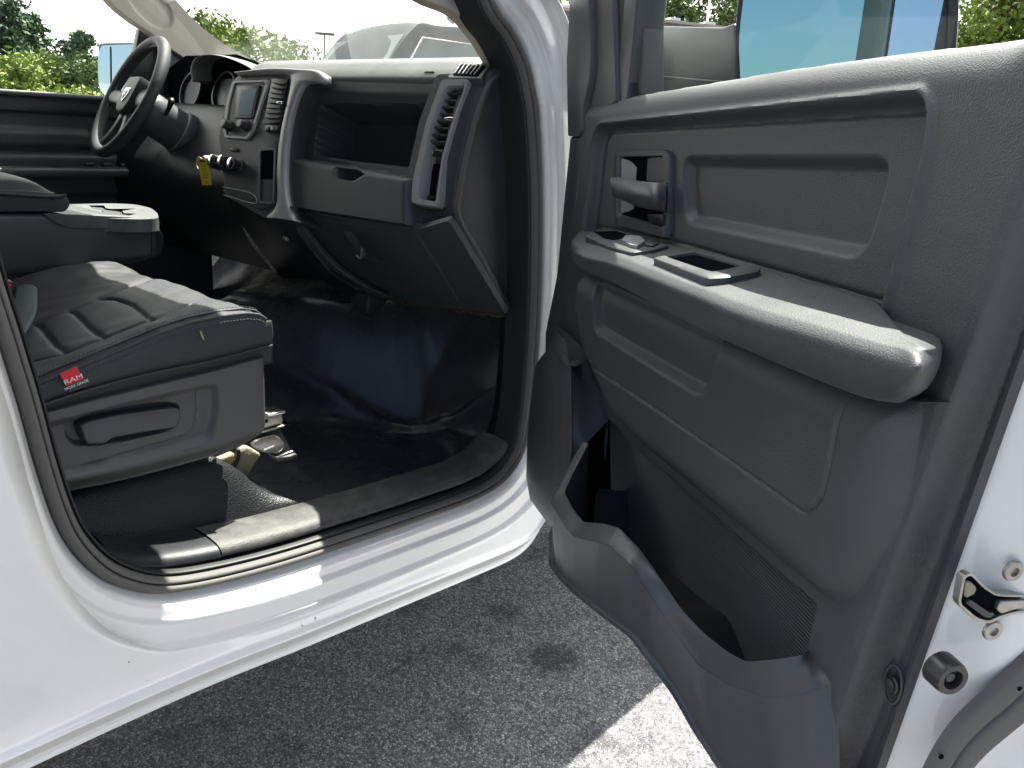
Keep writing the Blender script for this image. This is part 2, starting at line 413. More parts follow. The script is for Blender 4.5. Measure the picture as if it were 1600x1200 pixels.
def relief(name, fr, outline, hf, cell, m, parent, skirt=.02, split=None, holes=(), uvmap=False):
    """moulded panel: grid over the outline, borders snapped to it, skirt folded back. split: [(name, poly, material)]"""
    outline = np.asarray(outline); lo = outline.min(0) - cell; hi = outline.max(0) + cell
    nx = int((hi[0] - lo[0]) / cell) + 2; ny = int((hi[1] - lo[1]) / cell) + 2
    X, Y = np.meshgrid(lo[0] + np.arange(nx) * cell, lo[1] + np.arange(ny) * cell, indexing='ij')
    P = np.stack([X.ravel(), Y.ravel()], 1)
    cx = np.stack([(X[:-1, :-1] + cell / 2).ravel(), (Y[:-1, :-1] + cell / 2).ravel()], 1)
    keep = inside(cx, outline)
    polys = [outline]
    for hh in holes:
        keep &= ~inside(cx, np.asarray(hh)); polys.append(np.asarray(hh))
    keep = keep.reshape(nx - 1, ny - 1)
    ii, jj = np.nonzero(keep); idx = np.arange(nx * ny).reshape(nx, ny)
    F = np.stack([idx[ii, jj], idx[ii + 1, jj], idx[ii + 1, jj + 1], idx[ii, jj + 1]], 1)
    cnt = np.zeros(nx * ny, int); np.add.at(cnt, F.ravel(), 1)
    bnd = np.nonzero((cnt > 0) & (cnt < 4))[0]
    B = P[bnd]; best = np.full(len(B), 1e9); Q = B.copy()
    for poly in polys:
        for i in range(len(poly)):
            a = poly[i]; b = poly[(i + 1) % len(poly)]; ab = b - a; t = np.clip(((B - a) @ ab) / (ab.dot(ab) + 1e-18), 0, 1)
            q = a + t[:, None] * ab; d = ((B - q) ** 2).sum(1); k = d < best; best[k] = d[k]; Q[k] = q[k]
    ok = best < (cell * 1.6) ** 2; P[bnd[ok]] = Q[ok]
    use = np.nonzero(cnt)[0]; h = np.zeros(nx * ny); h[use] = hf(P[use])
    owner = np.zeros(len(F), int)
    if split:
        fc = P[F].mean(1)
        for s in split:
            if s[3:] == ('sub2',): pass
        for k, s in enumerate(split, 1):
            owner[(owner == 0) & (inside(fc, np.asarray(s[1])) | ((seg_dist(fc, np.asarray(s[1])) < cell * .9) if s[3:] == ('sub2',) else False))] = k
    out = []
    Wd = fr.w(P, h); Wb = fr.w(P, h - skirt)
    for k in range(0, (len(split) if split else 0) + 1):
        Fk = F[owner == k]
        if not len(Fk): out.append(None); continue
        us, inv = np.unique(Fk.ravel(), return_inverse=True); Fn = inv.reshape(-1, 4)
        V = Wd[us]; faces = Fn.tolist(); nv = len(V)
        if skirt:
            ed = {}
            for f in faces:
                for q in range(4):
                    a, b = f[q], f[(q + 1) % 4]; ed[(a, b)] = 1
            isb = [(a, b) for (a, b) in ed if (b, a) not in ed]
            gl = set(bnd.tolist())
            bv = sorted({v for e in isb for v in e if us[v] in gl}); mp = {v: nv + i for i, v in enumerate(bv)}
            V = np.vstack([V, Wb[us[bv]]]) if bv else V
            for a, b in isb:
                if a in mp and b in mp: faces.append([b, a, mp[a], mp[b]])
        nm, mm, par = (name, m, parent) if k == 0 else (split[k - 1][0], split[k - 1][2], out[0] if split[k - 1][3:] == ('sub',) else parent)
        uv = None
        if uvmap or k > 0 and len(split[k-1]) > 4:
            pass
        Puv = P[us]
        if len(V) > len(Puv): Puv = np.vstack([Puv, P[us[bv]]])
        o = mesh(nm, V, faces, mm, par, uv=Puv); autosmooth(o, 50); out.append(o)
    return out
def prism(name, fr, outline, n0, n1, m, parent, bev=.002, seg=2):
    uv = np.asarray(outline); k = len(uv)
    a = sum(uv[i][0] * uv[(i + 1) % k][1] - uv[(i + 1) % k][0] * uv[i][1] for i in range(k))
    if a < 0: uv = uv[::-1]
    V = np.vstack([fr.w(uv, n0), fr.w(uv, n1)])
    F = [tuple(range(k))[::-1], tuple(range(k, 2 * k))] + [(i, (i + 1) % k, k + (i + 1) % k, k + i) for i in range(k)]
    o = mesh(name, V, F, m, parent); 
    if bev: bevel(o, bev, seg, 40)
    else: autosmooth(o, 40)
    return o
def ring(name, fr, outer, inner, n0, n1, m, parent, bev=.0015):
    """frame between two outlines with equal point counts"""
    A = resample(outer, 96, True); B = resample(inner, 96, True)
    i0 = np.argmin(((B - A[0]) ** 2).sum(1)); B = np.roll(B, -i0, 0)
    def area(p): return np.sum(p[:, 0] * np.roll(p[:, 1], -1) - np.roll(p[:, 0], -1) * p[:, 1])
    if area(A) * area(B) < 0: B = np.roll(B[::-1], 1, 0)
    rows = [fr.w(A, n0), fr.w(A, n1 - bev), fr.w(A + (B - A) * .08, n1), fr.w(B + (A - B) * .08, n1), fr.w(B, n1 - bev), fr.w(B, n0)]
    G = np.array(rows); o = grid(name, G, m, parent, closev=True, flip=area(A) < 0); autosmooth(o, 50); return o
def text(name, s, loc, xdir, ydir, size, m, parent, ext=.0004, align='CENTER', sx=1.0):
    c = bpy.data.curves.new(name, 'FONT'); c.body = s; c.size = size; c.extrude = ext; c.align_x = align; c.align_y = 'CENTER'
    o = bpy.data.objects.new('tmp', c); COL.objects.link(o)
    dg = bpy.context.evaluated_depsgraph_get(); me = bpy.data.meshes.new_from_object(o.evaluated_get(dg)); bpy.data.objects.remove(o)
    x = np.array(xdir, float); x /= np.linalg.norm(x); y = np.array(ydir, float); y -= x * x.dot(y); y /= np.linalg.norm(y); z = np.cross(x, y)
    for v in me.vertices:
        p = np.array(loc) + v.co.x * sx * x + v.co.y * y + v.co.z * z; v.co = Vector(p)
    me.materials.clear(); return link(name, me, m, parent, False)

FY = lambda y: Frame((0, y, 0), (1, 0, 0), (0, 0, 1))   # plane facing the camera side at a given Y (normal -Y)
# ================================================================== THE SETTING: ground
g = mesh('car_park_ground', [(-400, -400, 0), (400, -400, 0), (400, 400, 0), (-400, 400, 0)], [(0, 1, 2, 3)], M['asphalt'], smooth=False)
tag(g, kind='structure')

# ================================================================== THE TRUCK
TR = tag(empty('pickup_truck'), 'white pickup truck with its front passenger door wide open, showing black seat and dashboard', 'pickup truck')
# --- opening outline (outer edge of the rubber seal) traced on the body plane
F0 = FY(.045)
loopA = [(-1.0, -1.0)]
pts = [(765, 0), (798, 50), (820, 100), (831, 150), (838, 222), (841, 300), (841, 400), (838, 500), (831, 600), (822, 672), (808, 715), (780, 752), (735, 780),
       (640, 815), (550, 846), (460, 876), (380, 899), (300, 917), (240, 924), (190, 916), (150, 898), (112, 862), (84, 815), (56, 735), (25, 625), (0, 545)]
lp = F0.lean(pts)
top = np.array([(.84, 1.85), (1.04, 1.80), (1.17, 1.70), (1.24, 1.60)])
lpB = np.array([(.305, 1.2), (.30, 1.45), (.31, 1.65), (.36, 1.80), (.46, 1.855), (.60, 1.865)])
base = np.vstack([top[:-1], lp, lpB])               # from roof front, down the A side, along the sill, up the B side, along the roof
base = resample(cat_rom(base, 500, True), 260, True)
def norm2(P):
    T = np.roll(P, -1, 0) - np.roll(P, 1, 0); T /= np.linalg.norm(T, axis=1)[:, None]
    return np.stack([T[:, 1], -T[:, 0]], 1)
A_ = np.sum(base[:, 0] * np.roll(base[:, 1], -1) - np.roll(base[:, 0], -1) * base[:, 1])
NN = norm2(base) * (1 if A_ > 0 else -1)            # outward
for _ in range(3): NN = (NN + np.roll(NN, 1, 0) + np.roll(NN, -1, 0)) / 3
NN /= np.linalg.norm(NN, axis=1)[:, None]
def rail(d, y): 
    q = base + NN * (np.asarray(d)[:, None] if hasattr(d, '__len__') else d); y = np.broadcast_to(y, (len(q),))
    return np.stack([q[:, 0], y + LEAN(base[:, 1]), q[:, 1]], 1)
x_, z_ = base[:, 0], base[:, 1]
prof = [(-.002, .10), (.0, .047), (.006, .034), (.014, .021), (.026, .0165), (.031, .014), (.035, .004), (.040, .0015), (.060, .000), (.065, -.002), (.069, -.013), (.075, -.017)]
# outer boundary path for the flat face
ang = np.arctan2(z_ - 1.15, x_ - .80)
def outer(d_bot):
    o = np.zeros_like(base)
    for i, (x, z) in enumerate(base):
        zb = .485 - (x - .33) * .075
        if z > 1.40 and x > .75:            # A pillar
            o[i] = (x, z) + NN[i] * .088
        elif x > 1.1:                         # hinge side
            k = sm((z - .58) / .35); o[i] = (x + .11 * k, (zb + d_bot) * (1 - k) + (z) * k) if z > .58 else (x + .05 * (z - .6), zb + d_bot)
            if z > 1.25: k2 = sm((z - 1.25) / .15); o[i] = np.array(o[i]) * (1 - k2) + (np.array((x, z)) + NN[i] * .088) * k2
        elif z > 1.75: o[i] = (x, z) + NN[i] * .088
        elif x < .60:
            # corner and B side fan out backwards
            s = sm((.60 - x) / .27); s2 = np.clip((z - .60) / .75, 0, 1)
            xx = x - (1.35 * s); 
            o[i] = (xx, (.485 - (min(xx, .6) - .33) * .0 + d_bot) + max(0, (z - .80)) * 1.0 * sm((z - .80) / .3))
        else: o[i] = (x, zb + d_bot)
    for _ in range(25): o[1:-1] = (o[:-2] + 2 * o[1:-1] + o[2:]) / 4
    return o
rows = [rail(d, y) for d, y in prof]
lastr = rows[-1]
def orow(d, y): q = outer(d); return np.stack([q[:, 0], y + LEAN(base[:, 1]), q[:, 1]], 1)
low = ((z_ < .95) & (x_ < 1.3)); kl = sm((1.05 - z_) / .25)[:, None]
r1 = orow(.056, -.022)
rows += [lastr * .5 + r1 * .5, orow(.050, -.024), orow(.042, -.031), orow(.036, -.029), orow(.008, -.012), orow(.0, -.002), orow(.002, .16)]
G = np.array(rows)
# A pillar rails turn back inwards
up = sm((z_ - 1.35) / .12) * (x_ > .75) + (z_ > 1.75) * (x_ <= .75)
up = np.clip(up, 0, 1)
tgt = [(.079, -.028), (.084, -.018), (.087, .0), (.089, .02), (.088, .05), (.085, .08), (.080, .12)]
for k, (d, y) in enumerate(tgt):
    q = rail(d, y); r = len(prof) + k; G[r] = G[r] * (1 - up[:, None]) + q * up[:, None]
fine = np.stack([cat_rom(G[:, j], len(rows) * 3) for j in range(G.shape[1])], 1)
mp_ = M['paint']
body = grid('body_side', fine, mp_, TR, closev=True, flip=True)
# scuffs of the sill are in the paint below; --- fender (wing) ahead of the hinge pillar, cowl, bonnet, roof, rear cab wall
def panel_rows(name, rows, m, nu=24, nv=24, parent=TR, flip=False): return loft(name, rows, m, parent, nu, nv, flip=flip)
panel_rows('wing', [[(1.47, -.02, .50), (1.47, -.035, .85), (1.47, -.03, 1.12), (1.47, .0, 1.24), (1.48, .10, 1.29), (1.50, .3, 1.31)],
                    [(1.9, -.02, .78), (1.9, -.04, .95), (1.9, -.03, 1.12), (1.9, .0, 1.22), (1.9, .1, 1.26), (1.9, .3, 1.28)],
                    [(2.4, -.02, .95), (2.4, -.04, 1.0), (2.4, -.03, 1.10), (2.4, .02, 1.18), (2.4, .1, 1.22), (2.4, .3, 1.24)],
                    [(2.95, .02, .70), (2.95, .0, .85), (2.95, .02, 1.05), (2.95, .06, 1.12), (2.95, .15, 1.16), (2.95, .3, 1.18)]], mp_)
panel_rows('wing', [[(1.47, 2.0, .50), (1.47, 2.0, .85), (1.47, 1.99, 1.12), (1.47, 1.96, 1.24), (1.48, 1.86, 1.29), (1.50, 1.66, 1.31)],
                    [(2.4, 2.0, .95), (2.4, 2.0, 1.0), (2.4, 1.99, 1.10), (2.4, 1.94, 1.18), (2.4, 1.86, 1.22), (2.4, 1.66, 1.24)],
                    [(2.95, 1.96, .70), (2.95, 1.97, .85), (2.95, 1.95, 1.05), (2.95, 1.9, 1.12), (2.95, 1.81, 1.16), (2.95, 1.66, 1.18)]], mp_, flip=True)
panel_rows('bonnet', [[(1.50, .3, 1.305), (1.50, .98, 1.33), (1.50, 1.66, 1.305)], [(2.2, .3, 1.26), (2.2, .98, 1.29), (2.2, 1.66, 1.26)], [(2.98, .3, 1.17), (2.98, .98, 1.19), (2.98, 1.66, 1.17)]], mp_, flip=True)
box('bumper', (3.02, .98, .75), (.12, 1.9, .5), M['silver'], TR, .05)
roof = panel_rows('roof', [[(1.13, .17, 1.825), (1.13, .4, 1.86), (1.13, .98, 1.87), (1.13, 1.56, 1.86), (1.13, 1.79, 1.825)],
                    [(.6, .11, 1.885), (.6, .4, 1.94), (.6, .98, 1.955), (.6, 1.56, 1.94), (.6, 1.93, 1.885)],
                    [(-.2, .11, 1.885), (-.2, .4, 1.94), (-.2, .98, 1.955), (-.2, 1.56, 1.94), (-.2, 1.93, 1.885)],
                    [(-.95, .05, 1.84), (-.95, .4, 1.89), (-.95, .98, 1.90), (-.95, 1.56, 1.89), (-.95, 1.91, 1.84)]], mp_)
solid(roof, .03, 1)
box('rear_wall', (-.93, .98, 1.2), (.05, 1.9, 1.35), M['black'], TR, .02)
box('side_wall', (-.30, .07, 1.25), (1.16, .05, 1.2), M['black'], TR, .01)           # closed cab side behind the opening
box('side_wall', (-.10, 1.90, 1.20), (1.7, .08, 1.35), M['black'], TR, .01)
box('headliner', (.11, .98, 1.835), (2.0, 1.60, .02), M['beige'], TR, .005)
box('underbody', (.6, .98, .44), (3.6, 1.5, .12), M['black'], TR, .03)
# cab A-pillar roof rail inside + B pillar trim inside (dark)
ins = [(-.030, .062), (-.040, .075), (-.055, .12), (-.07, .18)]
# rubber weatherstrip round the opening
sp = [(.001, .047), (-.001, .036), (-.006, .029), (-.014, .027), (-.0205, .031), (-.0215, .040), (-.024, .034), (-.030, .034), (-.036, .042), (-.038, .060), (-.036, .085)]
wB = .60 + .10 * sm((.55 - x_) / .15)
wF = 1.0
rowsS = [rail(np.array([d] * len(base)) * wB * wF, y) for d, y in sp]
fineS = np.stack([cat_rom(np.array(rowsS)[:, j], 36) for j in range(len(base))], 1)
sealo = grid('door_seal', fineS, M['rubber'], TR, closev=True)
sp2 = [(-.0365, .060), (-.040, .048), (-.045, .046), (-.048, .055), (-.049, .075), (-.05, .11)]
rows2 = [rail(np.array([d] * len(base)) * wB * wF, y) for d, y in sp2]
lip = grid('seal_lip', np.stack([cat_rom(np.array(rows2)[:, j], 16) for j in range(len(base))], 1), M['rubber_dark'], sealo, closev=True)
# --- inner door step: scuffed plastic plate along the sill
def basepts(x0, x1):
    b = base[(z_ < .85)]; b = b[np.argsort(b[:, 0])]; xs = np.linspace(x0, x1, 60); return xs, np.interp(xs, b[:, 0], b[:, 1])
b_ = base[(z_ < .85) & (NN[:, 1] < -.3)]; b_ = b_[np.argsort(b_[:, 0])]
def sillrow(d, y, x0, x1, n=80):
    xs = np.linspace(x0, x1, n); zz = np.interp(xs, b_[:, 0], b_[:, 1]); 
    return np.stack([xs, np.full(n, y), zz + d], 1)
def sillplate(name, x0, x1, dz=0, m=M['sill']):
    rows = [sillrow(.047 + dz, .075, x0, x1), sillrow(.052 + dz, .062, x0, x1), sillrow(.060 + dz, .060, x0, x1), sillrow(.070 + dz, .072, x0, x1), sillrow(.074 + dz, .10, x0, x1), sillrow(.074 + dz, .135, x0, x1),
            sillrow(.070 + dz, .150, x0, x1), sillrow(.05 + dz, .160, x0, x1), sillrow(.0 + dz, .162, x0, x1)]
    G = np.array(rows); G = np.stack([cat_rom(G[:, j], 40) for j in range(G.shape[1])], 1)
    return autosmooth(grid(name, G, m, TR), 60)
s1 = sillplate('sill_plate', .615, 1.33, -.018)
s2 = sillplate('rear_sill_plate', .44, .6135, -.021, M['black'])
# foot well liner walls: from the seal inwards (dark) for A and B sides
linr = [(-.049, .10), (-.05, .16)]
gl = np.array([rail(d, y) for d, y in [(-.029, .085), (-.030, .12), (-.024, .165), (-.0, .17)]])
hk = sm((x_ - .9) / .1)
gl[0, :, 0] += NN[:, 0] * .006 * hk; gl[1, :, 0] += NN[:, 0] * .028 * hk; gl[2, :, 0] += NN[:, 0] * .040 * hk; gl[3, :, 0] += NN[:, 0] * .03 * hk
gl[:, :, 1] = .08 + LEAN(z_)[None, :] + (gl[:, :, 1] - .08 - LEAN(z_)[None, :]) * (1 - .75 * sm((z_ - 1.42) / .08) * (x_ > .7))[None, :]
grid('pillar_liner', gl, M['black'], TR, closev=True)

# --- floor, toe board, tunnel
xs = np.linspace(-.9, 1.95, 220); ys = np.linspace(.10, 1.85, 150)
X, Y = np.meshgrid(xs, ys, indexing='ij')
def floorz(X, Y):
    z = .565 + np.zeros_like(X)
    d = (Y - .735) + np.clip(X - 1.16, 0, 1) * .95 - np.clip(1.16 - X, 0, 1) * .1
    hump = .30 * sm(d / .30) * (Y < .98) + .30 * sm(((1.225 - Y) + np.clip(X - 1.16, 0, 1) * .95 + .02) / .30) * (Y >= .98)
    hump = np.maximum(0, hump)
    toe = np.clip(X - 1.44, 0, 1) * 1.25; toe = toe * sm((X - 1.42) / .12)
    arch = .5 * sm((X - 1.52) / .2) * sm((.34 - Y) / .12)
    z = z + np.maximum(np.maximum(hump, toe), arch) + .25 * np.minimum(hump, toe)
    # creases in the moulded vinyl
    z += .022 * np.exp(-(((X - 1.33) * .85 + (Y - .62) * .5) / .014) ** 2) * sm((X - 1.15) / .1) + .012 * np.exp(-(((X - 1.43) * .9 + (Y - .36) * -.5) / .018) ** 2) * sm((X - 1.30) / .15)
    z += .014 * np.sin(X * 15 + Y * 6) * np.sin(Y * 15 - X * 5 + 1) * sm((X - 1.05) / .3) + .0018 * np.sin(X * 60 + np.sin(Y * 31) * 2) * np.sin(Y * 47 + X * 12)
    z += .004 * np.exp(-((X - 1.02 - .25 * (Y - .4)) / .01) ** 2) * (Y > .25) * (Y < .55)
    return z
Z = floorz(X, Y); Z = np.minimum(Z, 1.30)
grid('floor_covering', np.stack([X, Y, Z], 2), M['vinyl'], TR, flip=True)
box('firewall', (1.80, .98, 1.0), (.04, 1.8, .9), M['black'], TR, .01)
# lower kick panel at the hinge pillar
fk = FY(.17)
kp = fk.px([(796, 495), (812, 495), (812, 640), (806, 690), (770, 735), (760, 600)])
# --- driver's side: door panel, sill, arm rest, glass, mirror
FD = FY(1.72)
dz = lambda px, py: FD.px([(px, py)])[0]
uL, zT = -.6, 1.362
ol = np.array([(-.6, .60), (1.55, .60), (1.55, 1.30), (1.45, 1.375), (-.6, 1.35)])
hd = H()
hd.level(rcorner([(-.5, 1.18), (1.30, 1.19), (1.28, 1.30), (1.2, 1.325), (-.5, 1.305)], .05), -.02, .012)
hd.add(rcorner([(-.5, 1.20), (1.18, 1.21), (1.17, 1.27), (-.5, 1.265)], .03), .012, .012)
hd.level(rcorner([(-.5, .70), (1.2, .70), (1.32, 1.08), (-.5, 1.08)], .05), -.03, .02)
dd = relief('driver_door', FD, ol, hd, .008, M['trim_soft'], TR, .05)[0]
def slabY(name, ptsXZ, y0, y1, m, parent=TR, bev=.004, seg=3):
    return prism(name, FY(y0), np.array(ptsXZ), 0, y0 - y1, m, parent, bev, seg)   # y1<y0 stands proud towards the camera
slabY('window_sill', [(-.6, 1.345), (1.42, 1.366), (1.42, 1.380), (-.6, 1.363)], 1.76, 1.69, M['dashtop'], dd, .006)
slabY('armrest', [(-.6, 1.125), (1.38, 1.135), (1.36, 1.162), (-.6, 1.156)], 1.75, 1.62, M['trim_soft'], dd, .010)
slabY('switch_plate', [(1.02, 1.157), (1.36, 1.160), (1.35, 1.167), (1.02, 1.164)], 1.71, 1.635, M['black'], dd, .002)
for k in range(4): box('window_switch', (1.12 + .055 * k, 1.665, 1.170), (.03, .02, .010), M['dash'], dd, .003)
# driver window frame + glass
fw = np.array([(-.6, 1.37), (1.40, 1.38), (1.40, 1.46), (1.33, 1.60), (1.05, 1.84), (-.6, 1.86)])
mesh('side_glass', [(x, 1.80, z) for x, z in fw], [range(6)], M['tint'], TR, False)
# black mirror sail triangle at the front of the driver's window
slabY('mirror_sail', [(1.30, 1.375), (1.62, 1.38), (1.60, 1.47), (1.36, 1.60)], 1.80, 1.765, M['black'], TR, .006)
# ================================================================== DASHBOARD
DF = Frame((1.18, 0, 1.185), (0, -1, 0), (.313, 0, .95))            # passenger-side face
DS = Frame(DF.O + .045 * DF.N, DF.U, DF.V)                            # centre stack stands proud of it
LF = Frame((1.150, 0, 1.135), (0, -1, 0), (-.70, 0, .714))           # glove-box side, tucks away below
hd = H()
box_ = rcorner(DF.px([(500, 162), (671, 162), (645, 262), (490, 243)]), .012)
brow = DF.px([(480, 126), (735, 126), (735, 160), (478, 157)])
hd.fn(lambda P, h: h + .014 * sm((P[:, 1] - DF.px([(590, 162)])[0][1]) / .022))
ledge = DF.px([(440, 250), (480, 249), (648, 277), (660, 280), (660, 480), (440, 480)])
hd.add(ledge, .036, .026, True)
hd.level(rcorner(DF.px([(530, 262), (565, 268), (578, 276), (560, 287), (530, 282)], .02), .006), .010, .006)
hd.level(box_, -.11, .007)
hd.groove(DF.px([(490, 127.5), (600, 130), (695, 133)]), .006, .0022, False)
ol = DF.px([(470, 122), (600, 126), (700, 127), (735, 118), (752, 122), (728, 185), (708, 260), (700, 345), (655, 358), (560, 343), (455, 326), (440, 250), (455, 170)])
dash = relief('dashboard', DF, ol, hd, .0035, M['dash'], TR, .03)[0]
# --- top pad: from the seam up over the crest to the windscreen base
sY = np.linspace(.135, .97, 24); seam = DF.px([(590, 130)])[0]
def padrow(y):
    s = DF.w((-y, seam[1]), .014)[0]; e = sm((.20 - y) / .09) * .018
    lift = 0.0 
    return [s + [0, 0, -.004], s + [.000, 0, .008], s + [.020, 0, .028 - e], s + [.055, 0, .048 - e + lift], s + [.12, 0, .058 - e], s + [.22, 0, .055 - e], s + [.36, 0, .035 - e], s + [.38, 0, -.02]]
rows = [padrow(y) for y in sY]
loft('dash_top', rows, M['dashtop'], dash, 90, 60)
tp = padrow(.24)[3]
box('airbag_mark', DF.w(DF.px([(676, 121)])[0], .022)[0] + [.012, 0, 0], (.004, .03, .009), M['black'], dash, .001, np.array([[1, 0, 0], [0, 1, 0], [0, 0, 1.]]))
# --- lower dash with glove-box door
hl = H()
gd = LF.px([(468, 336), (560, 349), (652, 365), (690, 425), (722, 480), (640, 472), (590, 462), (530, 418), (490, 375)])
hl.groove(rcorner(gd, .01), .006, .0022)
hl.level(rcorner(LF.px([(535, 360), (572, 367), (600, 411), (566, 404)]), .004), -.016, .006)
ol = LF.px([(455, 326), (560, 343), (655, 358), (700, 345), (712, 362), (750, 425), (790, 491), (745, 486), (690, 480), (640, 473), (585, 462), (540, 436), (500, 398), (468, 350)])
lower = relief('glove_box', LF, ol, hl, .004, M['dash'], TR, .014)[0]
tube('latch', LF.pw([(566, 388), (563, 403), (556, 398)], .006), .0025, M['silver'], lower)
# rim strip sweeping down from the stack under the glove box
loft('lower_rim', [LF.pw([(448, 322), (470, 372), (512, 424), (560, 452), (600, 464)], .0), LF.pw([(455, 322), (478, 366), (520, 416), (565, 446), (604, 462)], .018), LF.pw([(464, 322), (486, 362), (527, 410), (570, 440), (606, 458)], .004)], M['shield'], lower, 10, 40)
# crumbly foam edge under the glove box
P = LF.pw([(572, 458), (600, 464), (640, 474), (690, 480), (745, 488), (788, 493)], -.01)
P = cat_rom(P, 60); P += rng.normal(0, .0022, P.shape); tube('foam_edge', P, list(.004 + .003 * rng.random(60)), mat('frayed brown foam', (.05, .035, .025), .95, grain=300, bump=.8), lower, spline=False, n=60)
# knee panel left of the glove box, tunnel cover, ducts
kf = Frame((1.185, 0, 1.11), (0, -1, 0), (-.55, 0, .83))
prism('knee_panel', kf, kf.px([(345, 298), (405, 332), (452, 340), (470, 372), (512, 424), (560, 455), (545, 470), (505, 440), (440, 436), (408, 395), (372, 345)]), -.03, 0, M['black'], TR, .006)
prism('air_duct', Frame((1.44, 0, .95), (0, -1, 0), (0, 0, 1)), Frame((1.44, 0, .95), (0, -1, 0), (0, 0, 1)).px([(532, 455), (575, 462), (573, 490), (545, 505), (520, 500)]), -.08, 0, M['dash'], TR, .006)
fX = Frame((1.46, 0, .95), (0, -1, 0), (0, 0, 1))
prism('air_duct', fX, fX.px([(440, 436), (513, 452), (512, 470), (500, 472), (436, 445)]), -.05, 0, M['dash'], TR, .005)
kb = LF.pw([(447, 372)], .01)[0]
lathe('ignition_plug', [(.001, .006), (.007, .006), (.009, .0)], kb, LF.N, M['silver'], dash)
# --- dash end cap facing the open door
E0 = FY(.120)
cap = E0.px([(748, 128), (758, 113), (774, 104), (793, 106), (806, 160), (812, 260), (812, 400), (800, 492), (788, 492), (742, 412), (702, 345), (706, 295), (718, 235), (734, 170)])
capo = prism('dash_end_cap', E0, rcorner(cap, .02), -.05, .012, M['dash'], TR, .012, 4)
inn = E0.px([(760, 146), (776, 122), (800, 120), (808, 260), (806, 400), (798, 484), (752, 412), (716, 345), (718, 300), (730, 235), (744, 180)], .014)
ring('cap_step', E0, rcorner(cap, .02), rcorner(inn, .02), .010, .020, M['dash'], capo, .004)
bd = E0.pw([(772, 118), (758, 134), (742, 175), (726, 235), (714, 295), (711, 342), (748, 408), (790, 486)], .020)
loft('side_bevel', [bd, bd + np.array([.012, -.003, .004]), bd + np.array([.026, .004, .002])], M['shield'], capo, 10, 80)

# --- passenger air vent with grey bezel
po = rcorner(DF.px([(697, 127), (740, 128), (724, 175), (701, 250), (691, 327), (649, 320), (651, 285), (672, 195)], .02), .008)
pi = rcorner(DF.px([(703, 139), (734, 139), (716, 185), (697, 250), (688, 318), (660, 313), (662, 285), (680, 200)], .02), .006)
vent = ring('air_vent', DF, po, pi, -.01, .034, M['silver'], TR, .003)
bz2 = rcorner(DF.px([(692, 122), (746, 122), (730, 178), (707, 252), (697, 334), (643, 325), (645, 283), (666, 192)], .0), .01)
ring('vent_surround', DF, bz2, po, -.02, .022, M['dash'], vent, .006)
def vslats(frame, quad, n, dn, parent, depth=.02, m=M['black'], th=.0018):
    """louvres inside a quad (tl, tr, br, bl) in frame uv"""
    tl, tr, br, bl = [np.array(q) for q in quad]
    prism('vent_duct', frame, [tl, tr, br, bl], dn - depth - .004, dn - depth, M['deep'], parent, 0)
    for k in range(n):
        t = (k + .5) / n; a = tl + (bl - tl) * t; b = tr + (br - tr) * t
        A, B = frame.w(a, dn)[0], frame.w(b, dn)[0]; up = frame.V; nn = frame.N
        d = -nn * depth * .8 + up * depth * -.15; 
        V = [A, B, B + d, A + d, A + up * -th, B + up * -th, B + d + up * -th, A + d + up * -th]
        mesh('slat', V, [(0, 1, 2, 3), (7, 6, 5, 4), (0, 4, 5, 1), (1, 5, 6, 2), (2, 6, 7, 3), (3, 7, 4, 0)], m, parent, False)
q = DF.px([(704, 141), (733, 141), (706, 228), (672, 226)], .02)
vslats(DF, q, 8, .026, vent, m=M['dash'], th=.0030)
kb = DF.pw([(704, 186)], .030)[0]
x, y, z = basis(DF.N)
tube('vent_thumb_tab', [kb + DF.U * -.016, kb, kb + DF.U * .014], [.003, .005, .003], M['chrome'], vent)
sw = DF.pw([(687, 240)], .02)[0]
box('vent_switch', sw, (.008, .036, .015), M['black'], vent, .003, np.stack([-DF.N, -DF.U, DF.V], 1))
tube('switch_line', [sw + DF.N * .006 + DF.U * -.010 + DF.V * .003, sw + DF.N * .007 + DF.V * .005, sw + DF.N * .006 + DF.U * .010 + DF.V * .003], .0008, M['silver'], vent)
for s in (-1, 1): box('switch_mark', sw + DF.N * .005 + DF.U * .0155 * s, (.002, .003, .005), M['silver'], vent, .0005, np.stack([-DF.N, -DF.U, DF.V], 1))
q = DF.px([(668, 252), (697, 252), (688, 317), (661, 313)], .02)
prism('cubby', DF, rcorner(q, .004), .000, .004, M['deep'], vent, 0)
prism('cubby_step', DF, rcorner(DF.px([(664, 303), (690, 305), (689, 312), (662, 310)], .02), .002), .004, .012, M['black'], vent, .002)
# defroster louvre on the dash top corner
c0 = padrow(.20); 
Td = Frame(DF.w((-.21, seam[1]), .014)[0] + [.03, 0, .030], (0, -1, 0), (.85, 0, .52))
dq = Td.px([(720, 103), (760, 106), (747, 122), (709, 120)])
dv = prism('defroster_vent', Td, rcorner(Td.px([(716, 100), (768, 103), (752, 125), (700, 123)]), .005), -.012, .003, M['dash'], TR, .003)
prism('louvre_well', Td, dq, .0025, .0045, M['deep'], dv, 0)
for k in range(6):
    t0 = (k + .35) / 6; a = dq[0] + (dq[1] - dq[0]) * t0; b = dq[3] + (dq[2] - dq[3]) * t0
    w_ = np.array([.004, 0]); prism('louvre_bar', Td, [a - w_ * .5, a + w_ * .5, b + w_ * .5, b - w_ * .5], .004, .008, M['dash'], dv, .001)

